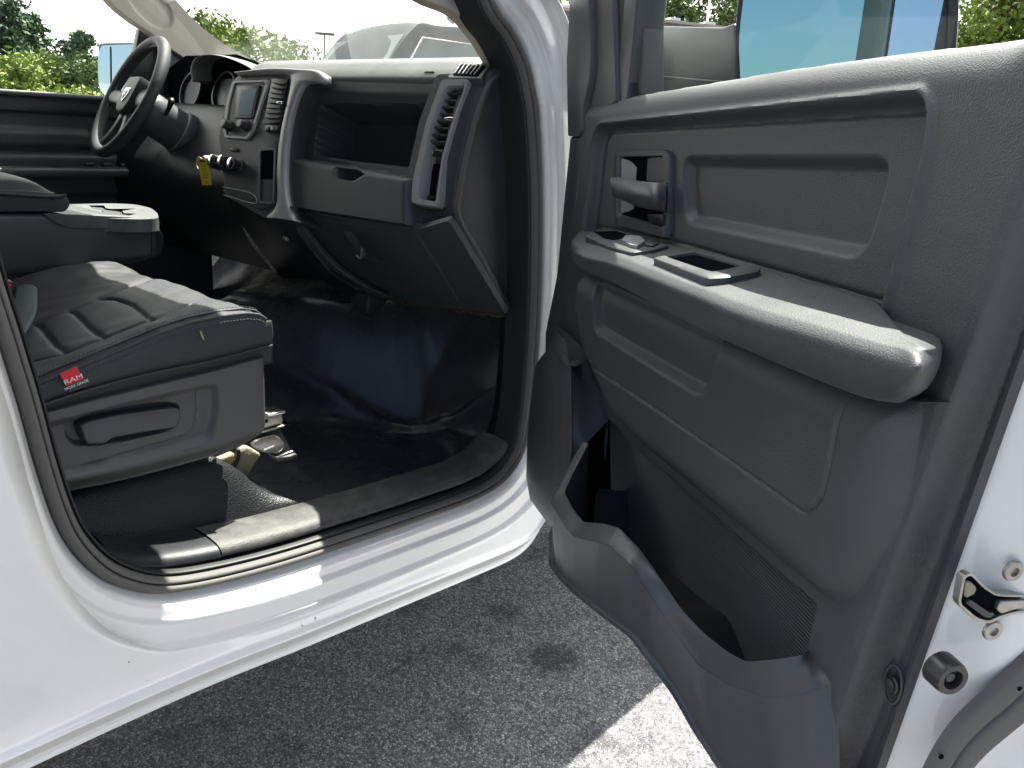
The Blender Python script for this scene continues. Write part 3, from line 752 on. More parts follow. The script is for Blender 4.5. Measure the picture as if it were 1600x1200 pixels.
# --- centre stack
so = rcorner(DS.px([(340, 212), (349, 162), (360, 126), (376, 113), (430, 108), (504, 111), (504, 130), (481, 131), (471, 146), (460, 180), (452, 230), (450, 285), (455, 322), (464, 345), (412, 340), (350, 306), (343, 245)]), .012)
stack = prism('centre_stack', DS, so, -.075, -.004, M['dash'], TR, .010, 4)
# grey bezel band
bo = DS.px([(372, 114.5), (430, 108), (504, 111), (504, 130), (481, 131), (471, 146), (460, 180), (452, 230), (450, 285), (455, 322), (464, 346)])
bi = DS.px([(372, 119), (430, 117), (447, 119), (454, 128), (452, 144), (447, 170), (437, 212), (432, 260), (431, 320), (420, 334), (412, 340)])
n_ = 90; Bo = resample(bo, n_); Bi = resample(bi, n_)
# match by position along: use piecewise pairing
pair_o = cat_rom(DS.px([(372, 114.5), (430, 108), (480, 110), (504, 113), (504, 129), (482, 131), (471, 146), (460, 180), (452, 230), (450, 285), (455, 322), (464, 346)]), n_)
pair_i = cat_rom(DS.px([(373, 118.5), (420, 117), (440, 118), (448, 119.5), (452, 122), (454, 128), (452, 146), (447, 172), (438, 212), (433, 260), (432, 318), (414, 340)]), n_)
rr = [DS.w(pair_o, -.012), DS.w(pair_o * .97 + pair_i * .03, .004), DS.w(pair_o * .8 + pair_i * .2, .011), DS.w(pair_o * .4 + pair_i * .6, .010), DS.w(pair_o * .1 + pair_i * .9, .004), DS.w(pair_i, -.006)]
loft('grey_bezel', rr, M['silver'], stack, 30, n_, flip=False)
fp = rcorner(DS.px([(345, 210), (354, 162), (364, 130), (376, 121), (430, 119), (445, 121), (450, 130), (445, 170), (435, 212), (430, 260), (430, 322), (405, 328), (352, 298), (347, 245)]), .008)
prism('face_plate', DS, fp, -.01, .0, M['dash'], stack, .002)
# radio
ro = rcorner(DS.px([(366, 128), (424, 126), (411, 165), (399, 203), (389, 219), (354, 216), (351, 203), (357, 160)]), .008)
ri = rcorner(DS.px([(369, 131), (418, 129.5), (407, 166), (396, 202), (387, 215), (357, 212.5), (355, 202), (361, 162)]), .007)
rd = ring('radio', DS, ro, ri, -.002, .006, M['silver'], stack, .0015)
prism('radio_face', DS, ri, -.001, .003, M['dash'], stack, 0)
prism('screen_surround', DS, rcorner(DS.px([(373, 136), (409, 134), (399, 186), (370, 186)]), .003), .003, .0065, M['black'], stack, .001)
prism('radio_screen', DS, DS.px([(380, 142), (405, 140), (396, 181), (376, 181)]), .0064, .0075, M['screen'], stack, 0)
Rd = np.stack([-DS.N, -DS.U, DS.V], 1)
def knob(name, px, r, h, parent, m=M['black'], rimm=M['chrome'], dn=0):
    c = DS.pw([px], dn)[0]
    k = lathe(name, [(r * 1.15, 0), (r * 1.1, .004), (r, .006), (r * .95, h), (r * .85, h + .002), (.0005, h + .0022)], c, DS.N, m, parent)
    if rimm: lathe(name + '_rim', [(r * .99, h - .003), (r * 1.03, h - .001), (r * 1.0, h + .002), (r * .86, h + .003)], c, DS.N, rimm, parent)
    return k
for p in ((359, 197), (385, 197)): knob('radio_knob', p, .0125, .018, stack, M['black'], None, .003); 
for p in ((359, 197), (385, 197)):
    c = DS.pw([p], .003)[0] + DS.N * .0205
    lathe('knob_cap', [(.0095, 0), (.009, .002), (.0005, .0022)], c, DS.N, M['silver'], stack)
for p in ((344, 256), (359, 257), (374, 261)): 
    knob('climate_knob', p, .0155, .026, stack, M['black'], M['chrome'])
    c = DS.pw([p], 0)[0] + DS.N * .029
    box('knob_pointer', c, (.003, .003, .018), M['silver'], stack, .001, Rd)
q = DS.px([(432, 127), (449, 129), (439, 189), (419, 190)])
prism('vent_frame', DS, rcorner(DS.px([(427, 123), (452, 124), (441, 193), (414, 195)]), .004), -.0005, .0045, M['black'], stack, .001)
for k in range(8):
    t = (k + .5) / 8; a = q[0] + (q[3] - q[0]) * t; b = q[1] + (q[2] - q[1]) * t; w_ = np.array([0, .0016])
    prism('slat', DS, [a - w_, b - w_, b + w_, a + w_], .0048, .010, M['dash'], stack, 0)
kb = DS.pw([(437, 161)], .012)[0]; tube('vent_thumb_tab', [kb + DF.U * -.010, kb + DF.U * .010], .004, M['chrome'], stack, n=4)
box('switch_bank', DS.pw([(426, 201)], .003)[0], (.008, .055, .016), M['black'], stack, .002, Rd)
for s in (-1, 0, 1): box('toggle_switch', DS.pw([(426 + s * 7, 201)], .008)[0], (.005, .010, .009), M['silver'] if s == 0 else M['dash'], stack, .001, Rd)
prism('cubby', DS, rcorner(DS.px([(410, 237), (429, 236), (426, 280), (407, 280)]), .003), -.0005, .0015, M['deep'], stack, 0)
ring('cubby_rim', DS, rcorner(DS.px([(406, 233), (433, 232), (430, 320), (404, 318)]), .005), rcorner(DS.px([(409, 236), (430, 235), (427, 316), (407, 314)]), .004), -.0005, .004, M['dash'], stack, .001)
tube('panel_seam', DS.pw([(348, 292), (392, 302), (398, 318), (350, 305)], .001), .0012, M['silver'], stack, n=30)
box('hazard_button', DS.pw([(366, 234)], .002)[0], (.004, .030, .008), M['dash'], stack, .001, Rd)
box('hazard_mark', DS.pw([(366, 231)], .004)[0], (.002, .004, .004), M['red'], stack, 0, Rd)

# --- driver's side: dash body, instrument hood, cluster, column, wheel
loft('dash_face', [[(1.40, y, 1.37), (1.37, y, 1.365), (1.31, y, 1.28), (1.24, y, 1.20), (1.22, y, 1.12), (1.25, y, 1.02), (1.33, y, .92)] for y in (.99, 1.2, 1.5, 1.82)], M['black'], dash, 20, 40)
HX = Frame((1.37, 0, 1.40), (0, -1, 0), (0, 0, 1))
rim = HX.px([(304, 128), (302, 108), (307, 94), (318, 87), (340, 86), (365, 92), (392, 104), (418, 121), (430, 135)])
R0 = HX.w(cat_rom(rim, 60), 0)
R0i = R0.copy(); cen = R0.mean(0); 
def shr(R, k, dx): Q = cen + (R - cen) * k; Q[:, 0] += dx; return Q
loft('dash_top', [[(1.50, y, 1.36), (1.48, y, 1.44), (1.52, y, 1.475), (1.62, y, 1.455), (1.64, y, 1.40)] for y in (1.05, 1.3, 1.6, 1.85)], M['dashtop'], dash, 20, 30)
rows = [shr(R0, .86, .12), shr(R0, .92, .004), shr(R0, .965, -.010), shr(R0, 1.0, -.006), shr(R0, 1.02, .02), shr(R0, 1.02, .10), shr(R0, 1.0, .22)]
Gh = np.array(rows); Gh[4:, :, 2] -= np.array([0, .010, .03])[:, None]
Gh = np.stack([cat_rom(Gh[:, j], 30) for j in range(60)], 1)
hood = grid('instrument_hood', Gh, M['dashtop'], TR)
cl = prism('instrument_cluster', Frame((1.42, 0, 1.40), (0, -1, 0), (0, 0, 1)), [(-1.72, -.07), (-1.15, -.07), (-1.15, .09), (-1.3, .12), (-1.6, .12), (-1.72, .08)], -.01, 0, M['deep'], TR, .004)
for yy in (1.34, 1.54): lathe('gauge', [(.062, 0), (.062, .012), (.056, .012), (.055, .002), (.0005, .002)], (1.41, yy, 1.41), (-1, 0, .3), M['black'], cl)
# column shroud
WC = np.array([1.163, 1.45, 1.378]); wa = np.array([-.868, .125, .48]); wa /= np.linalg.norm(wa); wy = np.array([.125, .868, 0]); wy /= np.linalg.norm(wy); wu = np.cross(wy, wa)
def crow(t, hw, hh, dz=0): 
    c = WC - wa * t + np.array([0, 0, dz]); return [c + wy * hw * math.cos(a) * 1.0 + wu * hh * math.sin(a) for a in np.linspace(0, 2 * math.pi, 16, endpoint=False)]
col_ = loft('steering_column', [crow(.045, .045, .045), crow(.055, .062, .060, -.01), crow(.14, .065, .062, -.018), crow(.16, .070, .070, -.02), crow(.24, .075, .075, -.02), crow(.30, .08, .08, -.02)], M['trim_soft'], TR, 30, 48, closev=True)
tube('shroud_seam', [p for p in crow(.15, .0665, .0655, -.019)], .0015, M['silver'], col_, closed=True, n=60)
tube('wiper_stalk', [WC - wa * .09 + wy * -.06, WC - wa * .07 + wy * -.13 + wu * .01, WC - wa * .05 + wy * -.19 + wu * .02], [.006, .007, .009], M['black'], col_)
# wheel
th = np.linspace(0, 2 * math.pi, 72, endpoint=False)
rimP = [WC + .182 * (math.cos(a) * wu + math.sin(a) * wy) for a in th]
whl = tube('steering_wheel', rimP, [.0155 + .0025 * abs(math.sin(2 * a)) for a in th], M['leather'], TR, 14, 72, closed=True, spline=False)
tube('rim_stitch', [WC + .167 * (math.cos(a) * wu + math.sin(a) * wy) + wa * .002 for a in th], .0014, M['silver'], whl, 5, 72, closed=True, spline=False)
for a in (-.45, .45, math.pi - .45, math.pi + .45, ):
    a2 = a + math.pi / 2 if abs(a) < 1 else a
for a, w_ in ((math.pi / 2, .024), (-math.pi / 2, .024), (math.pi - .38, .014), (math.pi + .38, .014)):
    d = math.cos(a) * wu + math.sin(a) * wy; s = -math.sin(a) * wu + math.cos(a) * wy
    P0 = WC + d * .055 - wa * .012; P1 = WC + d * .178 
    rows = [[p + s * w * math.cos(q_) + wa * w * .42 * math.sin(q_) for q_ in np.linspace(0, 2 * math.pi, 12, endpoint=False)] for p, w in ((P0, w_ * 1.3), (P0 * .5 + P1 * .5 - wa * .004, w_), (P1, w_ * 1.05))]
    loft('spoke', rows, M['trim_soft'], whl, 12, 24, closev=True)
WF = Frame(WC, -wy, wu)    # faces the driver: normal = U x V
hubp = rcorner([(-.062, .045), (-.045, .062), (.045, .062), (.062, .045), (.055, -.030), (.028, -.058), (-.028, -.058), (-.055, -.030)], .02)
sgn = 1 if WF.N.dot(wa) > 0 else -1
hub = prism('airbag_hub', WF, hubp, -.045 * sgn, .012 * sgn, M['leather'], whl, .010, 4)
# ram-style shield emblem: ring with a horned head
prism('emblem', WF, rcorner([(-.022, .020), (.022, .020), (.024, 0), (0, -.026), (-.024, 0)], .006), .012 * sgn, .0150 * sgn, M['chrome'], whl, .001)
prism('emblem_field', WF, rcorner([(-.016, .015), (.016, .015), (.018, 0), (0, -.019), (-.018, 0)], .004), .0148 * sgn, .0156 * sgn, M['black'], whl, 0)
hornl = [(-.003, .008), (-.010, .011), (-.014, .004), (-.010, -.004), (-.005, -.001), (-.009, .003), (-.006, .006), (-.002, -.012), (0, -.015)]
tube('emblem_horn', WF.w(hornl, .0162 * sgn), .0016, M['chrome'], whl, n=40); tube('emblem_horn', WF.w([(-a, b) for a, b in hornl], .0162 * sgn), .0016, M['chrome'], whl, n=40)
# ignition switch, key and yellow tag (the tag and key are their own thing)
IG = Frame((1.19, 0, 1.2), (0, -1, 0), (0, 0, 1))
ic = IG.pw([(331, 252)])[0]
lathe('ignition_barrel', [(.019, -.05), (.019, .0), (.016, .004), (.009, .004), (.008, .0), (.0005, .0)], ic, (-1, 0, .15), M['blacksteel'], dash)
KR = Vector(ic + np.array([-.01, 0, 0]))
kt = tag(empty('key_with_tag', KR), 'yellow paper tag hanging on the key in the ignition beside the climate knobs', 'key tag')
kt.matrix_world = Matrix.Translation(KR)
def kchild(o): o.matrix_parent_inverse = Matrix.Translation(KR).inverted(); return o
kchild(lathe('key_head', [(.002, .0), (.011, .004), (.0135, .012), (.0135, .022), (.010, .028), (.0005, .030)], ic, (-1, -.15, .1), M['steel'], kt))
rc_ = ic + np.array([-.030, 0, -.002])
kchild(tube('key_ring', [rc_ + np.array([0, .016 * math.cos(a) + .012, .016 * math.sin(a) - .004]) for a in np.linspace(0, 2 * math.pi, 20, endpoint=False)], .0012, M['chrome'], kt, 6, 40, closed=True))
KF = Frame(rc_ + np.array([-.006, 0, 0]), (0, -1, 0), (0, 0, 1))
tgp = KF.px([(307.5, 247), (325, 249), (330.5, 289), (316, 289.5)])
kchild(prism('tag', KF, tgp, -.0007, .0, M['yellow'], kt, 0))
def onTag(s, t, dn=.0006):   # s across, t down
    a = tgp[0] + (tgp[1] - tgp[0]) * s; b = tgp[3] + (tgp[2] - tgp[3]) * s; return a + (b - a) * t
for (s0, s1, t0, t1) in ((.18, .72, .06, .13), (.2, .8, .22, .235), (.2, .75, .30, .315), (.2, .8, .38, .395), (.2, .7, .46, .475), (.2, .8, .54, .555), (.2, .8, .62, .635), (.2, .75, .70, .715)):
    kchild(prism('tag_print', KF, [onTag(s0, t0), onTag(s1, t0), onTag(s1, t1), onTag(s0, t1)], .0001, .0004, M['black'], kt, 0))
cc = KF.w(onTag(.62, .90), .0003)[0]; kchild(lathe('tag_hole', [(.0022, 0), (.0022, .0004), (.0003, .0004)], cc, KF.N, M['black'], kt, 12))
# ================================================================== PASSENGER SEAT
S1 = FY(.17)
seamx = S1.px([(-60, 640), (0, 622), (30, 612), (100, 582), (150, 562), (200, 541), (250, 520), (300, 503), (350, 493), (385, 489), (405, 491), (416, 498)])
lowx = S1.px([(-60, 672), (38, 640), (120, 612), (220, 585), (330, 562), (422, 538)])
zs = lambda x: np.interp(x, seamx[:, 0], seamx[:, 1]); zl = lambda x: np.interp(x, lowx[:, 0], lowx[:, 1])
XF = seamx[-1, 0] + .008
nx_, ns_ = 230, 300
xv = np.linspace(0, 1, nx_)
def cross(t):
    """one section across the seat at position t (0 back, 1 front)"""
    x = .06 + (XF - .06) * t
    x_s = min(x, seamx[-1, 0]); e = np.clip((x - (XF - .06)) / .06, 0, 1); drop = .030 * e ** 2.2
    z0 = zs(x_s); b = zl(min(x, lowx[-1, 0])) - .012
    ins = .008 * e
    far = .735
    pts = [(.176, b - .02), (.170, b + .006), (.1645, (b + z0) / 2), (.168, z0 - .006), (.176, z0 + .001 - drop * .3), (.200, z0 + .006 - drop * .6), (.235, z0 + .007 - drop * .8), (.27, z0 + .004 - drop), (.31, z0 + .001 - drop),
           (.40, z0 + .004 - drop), (.50, z0 + .004 - drop), (.60, z0 + .001 - drop), (.64, z0 + .010 - drop), (.68, z0 + .016 - drop), (.71, z0 + .006 - drop), (far, z0 - .03), (far + .002, b)]
    return [(x + .022 * math.sin(math.pi * (np.clip(y, .17, .735) - .17) / .565) * t, y, z) for y, z in pts]
Gc = np.array([cat_rom(cross(t), ns_) for t in 1 - (1 - xv) ** 1.35])
# sink the sewn seams into the top
ZP = Frame((0, 0, 1.005), (1, 0, 0), (0, 1, 0))
def onseat(pts):
    q = ZP.px(pts); 
    for _ in range(3): q = np.array([Frame((0, 0, float(zs(a[0]) + .004)), (1, 0, 0), (0, 1, 0)).px([p])[0] for a, p in zip(q, pts)])
    return q
lines = [([(16, 544), (34, 570)], .004), ([(56, 501), (78, 526), (102, 553)], .005), ([(110, 481), (136, 504), (162, 529)], .005), ([(157, 461), (192, 466), (218, 479), (236, 500)], .006),
         ([(-30, 600), (34, 570), (102, 553), (162, 529), (236, 500), (300, 474)], .0035), ([(-20, 530), (20, 514), (56, 501), (110, 481), (157, 461), (215, 441), (275, 429)], .005)]
P2 = Gc[:, :, :2].reshape(-1, 2); topm = sm((Gc[:, :, 2].ravel() - (np.array([zs(x) for x in Gc[:, 0, 0]])[:, None] + 0 * Gc[:, :, 2]).ravel() + .02) / .01)
dz_ = np.zeros(len(P2))
for ln, d in lines:
    q = cat_rom(onseat(ln), 24) if len(ln) > 2 else onseat(ln); D_ = seg_dist(P2, q, False)
    dz_ -= d * np.exp(-(D_ / .0045) ** 2); dz_ -= d * .35 * np.exp(-(D_ / .014) ** 2)
dz_ += .0012 * np.sin(P2[:, 0] * 60 + 3 * np.sin(P2[:, 1] * 25)) * np.sin(P2[:, 1] * 41)
# gentle leather wrinkles at the front edge
dz_ += .0006 * np.sin(P2[:, 1] * 260 + P2[:, 0] * 80) * np.exp(-((P2[:, 0] - XF + .07) / .03) ** 2)
Gc[:, :, 2] += (dz_ * topm).reshape(nx_, ns_)
# bulge of the side panel
cush = grid('passenger_seat', Gc, M['leather'], TR, flip=True)
# front closing face
fr_ = Gc[-1]; back = fr_.copy(); back[:, 0] -= .03; back[:, 2] -= .06
cfront = []
for k in range(8):
    a = k / 7; c = fr_.mean(0); q = fr_ * 1.0; q = c + (fr_ - c) * (1 - .35 * a ** 2); q[:, 0] = fr_[:, 0] + .012 * math.sin(a * 1.5); cfront.append(q)
grid('front_face', np.array(cfront), M['leather'], cush, flip=True)
# centre panel: different vinyl, laid as the seat insert (a thin skin over the cushion)
cp_ = onseat([(-30, 598), (34, 568.5), (102, 551.5), (162, 527.5), (234, 499), (217, 480), (190, 467.5), (157, 462), (110, 482.5), (56, 502.5), (-20, 531)])
msk = inside(P2, cp_).reshape(nx_, ns_) & (topm.reshape(nx_, ns_) > .9)
V = (Gc + np.array([0, 0, .0006])).reshape(-1, 3); F = [(i * ns_ + j, (i + 1) * ns_ + j, (i + 1) * ns_ + j + 1, i * ns_ + j + 1) for i in range(nx_ - 1) for j in range(ns_ - 1) if msk[i, j] and msk[i + 1, j + 1]]
us, inv = np.unique(np.array(F).ravel(), return_inverse=True)
mesh('seat_insert', V[us], inv.reshape(-1, 4), M['leather_mid'], cush)
# piping cord and stitches
sx = np.linspace(.07, seamx[-1, 0], 140); cord = np.array([(x, .1705, zs(x) - .001) for x in sx])
tube('piping', cord, .0028, M['leather'], cush, 8, 140, spline=False)
tube('piping', cord + np.array([0, .014, .0055]), .0018, M['leather'], cush, 6, 140, spline=False)
st = []
for off in ((-.0035, -.009), (.019, .0065)):
    for x in np.arange(.075, seamx[-1, 0] - .01, .0062):
        y = .170 + off[0]; z = zs(x) + off[1] + (0.0015 if off[0] > 0 else 0); y = .1655 if off[0] < 0 else y
        a = np.array((x, y, z)); b = np.array((x + .0038, y, float(zs(x + .0038)) + off[1] - (.0012 if off[0] < 0 else -.0015)))
        st.append(tube('s', [a, b], .0007, M['thread'], None, 4, 2))
join('stitching', st, cush)['kind'] = 'stuff'
lo = cat_rom(np.array([(p[0], .163, p[1]) for p in S1.px([(-60, 672), (38, 641), (120, 613), (220, 586), (330, 563), (422, 539)])]), 40)
tube('lower_seam', lo, .003, M['rubber_dark'], cush, 6, 40, spline=False)
stn = S1.pw([(313, 517), (316, 525), (318, 531)], .0072); tube('stain', stn, [.0012, .0022, .0010], mat('dried mud', (.40, .36, .24), .9), cush, 8)
# badge
SB = FY(.1635)
bq = SB.px([(90.5, 583), (119, 570.5), (137, 602), (107.5, 612.5)])
prism('badge', SB, bq, .0, .0018, M['thread'], cush, .0004)
L4 = lambda s, t: bq[0] * (1 - s) * (1 - t) + bq[1] * s * (1 - t) + bq[3] * (1 - s) * t + bq[2] * s * t
prism('badge_red_field', SB, [L4(.05, .04), L4(.95, .04), L4(.95, .66), L4(.05, .66)], .0016, .0022, M['red'], cush, 0)
prism('badge_black_band', SB, [L4(.05, .66), L4(.95, .66), L4(.95, .93), L4(.05, .93)], .0016, .0021, M['black'], cush, 0)
ex = SB.w(L4(1, .5))[0] - SB.w(L4(0, .5))[0]; ey = SB.w(L4(.5, 0))[0] - SB.w(L4(.5, 1))[0]
text('badge_lettering', 'RAM', SB.w(L4(.5, .50), .0023)[0], ex, ey, .0095, M['white'], cush, sx=1.45)
text('badge_lettering', 'WORK GRADE', SB.w(L4(.5, .79), .0022)[0], ex, ey, .0062, M['white'], cush, sx=.85)
# dark gap between cushion and shield
prism('gap_strip', FY(.19), FY(.19).px([(-60, 668), (38, 636), (120, 608), (330, 558), (424, 535), (424, 566), (-60, 700)]), -.05, .004, M['rubber_dark'], cush, 0)
# plastic side shield
S2 = FY(.162)
hs = H()
ol = np.vstack([cat_rom(S2.px([(-60, 682), (38, 655), (130, 631), (230, 606), (330, 582), (380, 568), (425, 556)]), 24), cat_rom(S2.px([(427, 575), (424, 625), (416, 662), (404, 686), (385, 703), (330, 722), (200, 757), (76, 782), (-60, 812)]), 40)])
topc = S2.px([(330, 583)])[0]
hs.fn(lambda P, h: h - .030 * sm((P[:, 0] - S2.px([(405, 600)])[0][0]) / .03) ** 2 - .022 * sm(1 - (P[:, 1] - np.interp(P[:, 0], *S2.px([(-60, 812), (76, 782), (200, 757), (330, 722), (385, 703)]).T)) / .04) ** 2)
pl_ = rcorner(S2.px([(-80, 698), (45, 668), (180, 632), (318, 600), (345, 596), (348, 640), (336, 690), (300, 703), (240, 722), (110, 752), (85, 752), (-80, 790)]), .02)
hs.add(pl_, -.016, .016)
hs.fn(lambda P, h: h)
gp = rcorner(S2.px([(-80, 703), (45, 672), (180, 637), (314, 605), (317, 640), (313, 668), (300, 684), (240, 702), (110, 741), (85, 738), (66, 714), (50, 690)]), .012)
hs.groove(gp, .003, .0018)
rc = rcorner(S2.px([(106, 672), (112, 662), (150, 646), (262, 631), (286, 634), (290, 652), (284, 672), (250, 684), (170, 700), (124, 702), (112, 692)]), .006)
hs.add(rc, -.016, .005)
sh = relief('seat_side_shield', S2, ol, hs, .0028, M['shield'], TR, .02)[0]
lev = S2.px([(128, 668), (136, 663), (180, 652), (268, 640), (283, 640), (287, 650), (280, 670), (232, 677), (205, 682), (178, 687), (168, 695), (140, 697), (134, 688)])
lv = prism('adjuster_lever', S2, rcorner(lev, .004), -.034, -.006, M['trim_soft'], sh, .005, 4)
# seat back (mostly out of frame) and lower frame
loft('backrest', [[(.10 - .1 * k, y, .95 + .1 * k) for y in (.19, .30, .45, .60, .72)] for k in (0, 2, 4, 6)], M['leather'], cush, 10, 20)
loft('backrest', [[(-.06 - .06 * k, .18, .90 + .13 * k), (-.02 - .09 * k, .17, .92 + .13 * k), (.09 - .10 * k, .17, .93 + .13 * k), (.14 - .11 * k, .22, .93 + .13 * k), (.10 - .11 * k, .45, .93 + .13 * k), (.14 - .11 * k, .70, .93 + .13 * k), (-.06 - .06 * k, .73, .90 + .13 * k)] for k in range(6)], M['leather'], cush, 24, 40)
box('seat_base', (.38, .46, .86), (.66, .44, .10), M['black'], TR, .02)
# pedestal moulded in the floor covering, seat brackets
def prow(x, k):
    h = 1 - k
    return [(x + .05 * k, .152, .628), (x + .02 * k, .165, .655 - .01 * k), (x, .19, .655 + .055 * h), (x - .012 * h, .215, .655 + .10 * h), (x - .02 * h, .25, .650 + .112 * h), (x - .02 * h, .38, .64 + .10 * h), (x, .50, .60 + .02 * h)]
ph = [(.10, 0), (.30, 0), (.50, 0), (.62, 0), (.682, .0), (.725, .22), (.765, .62), (.80, 1.0)]
loft('floor_pedestal', [prow(x, k) for x, k in ph], M['vinyl_shaded'], TR, 60, 50)
B = FY(.235)
br = prism('seat_bracket', B, B.px([(414, 646), (440, 640.5), (442.5, 660), (408, 672)]), -.03, 0, M['steel'], TR, .0015)
prism('bracket_flange', B, B.px([(413, 645), (440, 639.5), (441, 643), (413.5, 649)]), -.03, .012, M['chrome'], br, .001)
prism('bracket_hole', B, B.px([(410, 656), (418, 655), (419, 659), (411, 663)]), -.001, .001, M['deep'], br, 0)
prism('bracket_flange', B, B.px([(405, 673), (442, 663), (442, 665.5), (406, 676)]), -.02, .006, M['steel'], br, .0005)
pl2 = rcorner(B.px([(391, 695), (400, 688), (412, 683), (428, 679), (437, 684), (445, 694), (441, 702), (431, 709), (410, 707), (396, 701)], .01), .004)
prism('recliner_plate', B, pl2, .004, .012, M['steel'], br, .002)
prism('bracket_slot', B, rcorner(B.px([(411, 701), (427, 694.5), (428, 697), (412, 704)], .012), .001), .011, .0135, M['chrome'], br, 0)
prism('bracket_body', B, B.px([(404, 676), (436, 668), (456, 704), (440, 712), (425, 708), (395, 690), (398, 684)]), -.02, .0, M['blacksteel'], br, .001)
prism('bracket_foot', B, rcorner(B.px([(431, 714), (458, 703), (464, 711), (461, 717), (436, 721)], .012), .003), -.02, .014, M['chrome'], br, .004)
U_ = FY(.33)
felt = mat('beige felt', (.30, .28, .20), .95, grain=500, bump=.5)
prism('felt_pad', U_, U_.px([(339, 720), (368, 708), (366, 722), (355, 735)]), -.02, 0, felt, TR, .004)
prism('felt_pad', FY(.30), FY(.30).px([(375, 705), (388, 697), (410, 710), (398, 728), (390, 742), (368, 757), (357, 748), (372, 730)]), -.02, 0, felt, TR, .006)
tube('wire', FY(.30).pw([(372, 702), (372, 715), (362, 735), (348, 752)], .01), .004, M['rubber_dark'], TR)
sc_ = FY(.24).pw([(141, 851)])[0]
lathe('floor_stud', [(.011, 0), (.011, .003), (.0045, .004), (.0045, .024), (.003, .026), (.0005, .026)], sc_ + [0, 0, .0], (0, 0, 1), M['steel'], TR, 14)
# --- seat belt buckle beside the cushion
BB = FY(.64)
YB = onseat([(5, 480)])[0][1] - .03
bk = prism('belt_buckle', FY(YB), FY(YB).px([(-30, 425), (24, 440), (10, 495), (-30, 520)]), -.04, 0, M['black'], TR, .006)
prism('release_button', FY(YB - .005), FY(YB - .005).px([(-10, 437), (17, 444.5), (17, 449), (-10, 442)]), -.01, .004, M['red'], bk, .001)
def over(p, k=.035): y = onseat([p])[0][1] - k; return FY(y).pw([p])[0]
stp = np.array([over(p, k) for p, k in (((24, 433), .0), ((21, 468), .03), ((2, 505), .035), ((-14, 545), .03))])
stq = np.array([over(p, k) for p, k in (((58, 452), .0), ((56, 490), .03), ((32, 532), .035), ((10, 562), .03))])
web = loft('belt_strap', [stp, (stp + stq) / 2 + np.array([0, -.004, .003]), stq], mat('grey webbing', (.075, .092, .098), .75, grain=1500, bump=.3), bk, 8, 30); solid(web, .004, 0)

# ================================================================== CENTRE SEAT CONSOLE
C0 = FY(.745)
bo_ = C0.px([(-160, 332), (0, 332), (72, 333), (160, 338), (246, 343), (252, 362), (252, 385), (249, 400), (237, 404), (120, 420), (0, 432), (-160, 452)])
con = prism('centre_console', C0, bo_, -.30, 0, M['trim_soft'], TR, .014, 4)
prism('console_base', C0, C0.px([(-160, 446), (0, 430), (236, 403), (230, 410), (120, 426), (0, 440), (-160, 460)]), -.40, -.012, M['leather'], con, .01)
prism('console_front_trim', C0, rcorner(C0.px([(236, 352), (246, 352), (254, 368), (255, 385), (249, 399), (236, 403)]), .006), -.43, .004, M['black'], con, .006)
zt = C0.px([(200, 340)])[0][1]
TF = Frame((0, 0, zt), (1, 0, 0), (0, 1, 0))
tout = [(60, 336), (62, 322), (110, 319), (170, 317.5), (210, 319), (236, 325), (246, 333), (248, 340), (225, 341), (105, 340)]
ht = H()
tp_ = TF.px(tout); cxy = lambda x, y, rx, ry: np.array([TF.px([(x, y)])[0] + np.array([rx * math.cos(a), ry * math.sin(a)]) for a in np.linspace(0, 2 * math.pi, 28, endpoint=False)])
ha = cxy(181, 333, .040, .040); hb = cxy(143, 324.5, .040, .040); hc = TF.px([(150, 326), (175, 325), (188, 330), (160, 334)]); hdm = cxy(118, 329, .03, .03)
h1_ = TF.px([(108, 324.5), (126, 325), (134, 328.5), (128, 330.5), (108, 330.5)]); h2_ = TF.px([(140, 321), (161, 321), (164, 325), (172, 326.5), (210, 326), (190, 329.5), (192, 333), (211, 334), (198, 337), (140, 337), (135, 334.5), (160, 333.5), (161, 329), (152, 327.5), (145, 325)])
for q in (h1_, h2_): ht.level(q, -.05, .002)
Ytray = np.array([(.545, .752), (.84, .752), (.875, .775), (.895, .85), (.895, 1.06), (.875, 1.14), (.82, 1.17), (.545, 1.17)])
xa, xb = C0.px([(62, 336)])[0][0], C0.px([(248, 342)])[0][0]
tray = TF.px([(62, 338), (62, 322), (110, 319), (170, 317.5), (210, 319), (236, 325), (246, 333), (248, 341), (225, 343)])
YF = TF.px([(170, 317.5)])[0][1]
_tray = np.array([(xa, .745), (xb - .02, .745), (xb, .77), (xb + .012, .85), (xb + .012, 1.07), (xb, 1.15), (xb - .03, 1.18), (xa, 1.18)])
relief('cup_holder_tray', TF, rcorner(tray, .03), ht, .002, M['dashtop'], con, .028, split=[('cup_well', h1_, M['deep'], 'sub2'), ('cup_well', h2_, M['deep'], 'sub2')])
prism('tray_lip', C0, rcorner(C0.px([(66, 333), (247, 341), (250, 352), (160, 356.5), (112, 356.5), (90, 350), (76, 341)]), .006), -.03, .003, M['dashtop'], con, .003)
ap = C0.px([(-160, 296), (0, 297), (60, 299), (95, 304), (106, 310), (108, 322), (100, 331), (0, 331), (-160, 331)])
pad = prism('armrest_pad', C0, rcorner(ap, .006), -.43, .006, M['leather'], con, .010, 4)
zt2 = C0.px([(0, 300)])[0][1]
def arow(y, k): return [(xa - .35, y, zt2 - .004), (xa - .15, y, zt2 + .012 * k), (xa - .06, y, zt2 + .020 * k), (xa - .0, y, zt2 + .016 * k), (xa + .032, y, zt2 - .002), (xa + .045 * 1, y, zt2 - .012)]
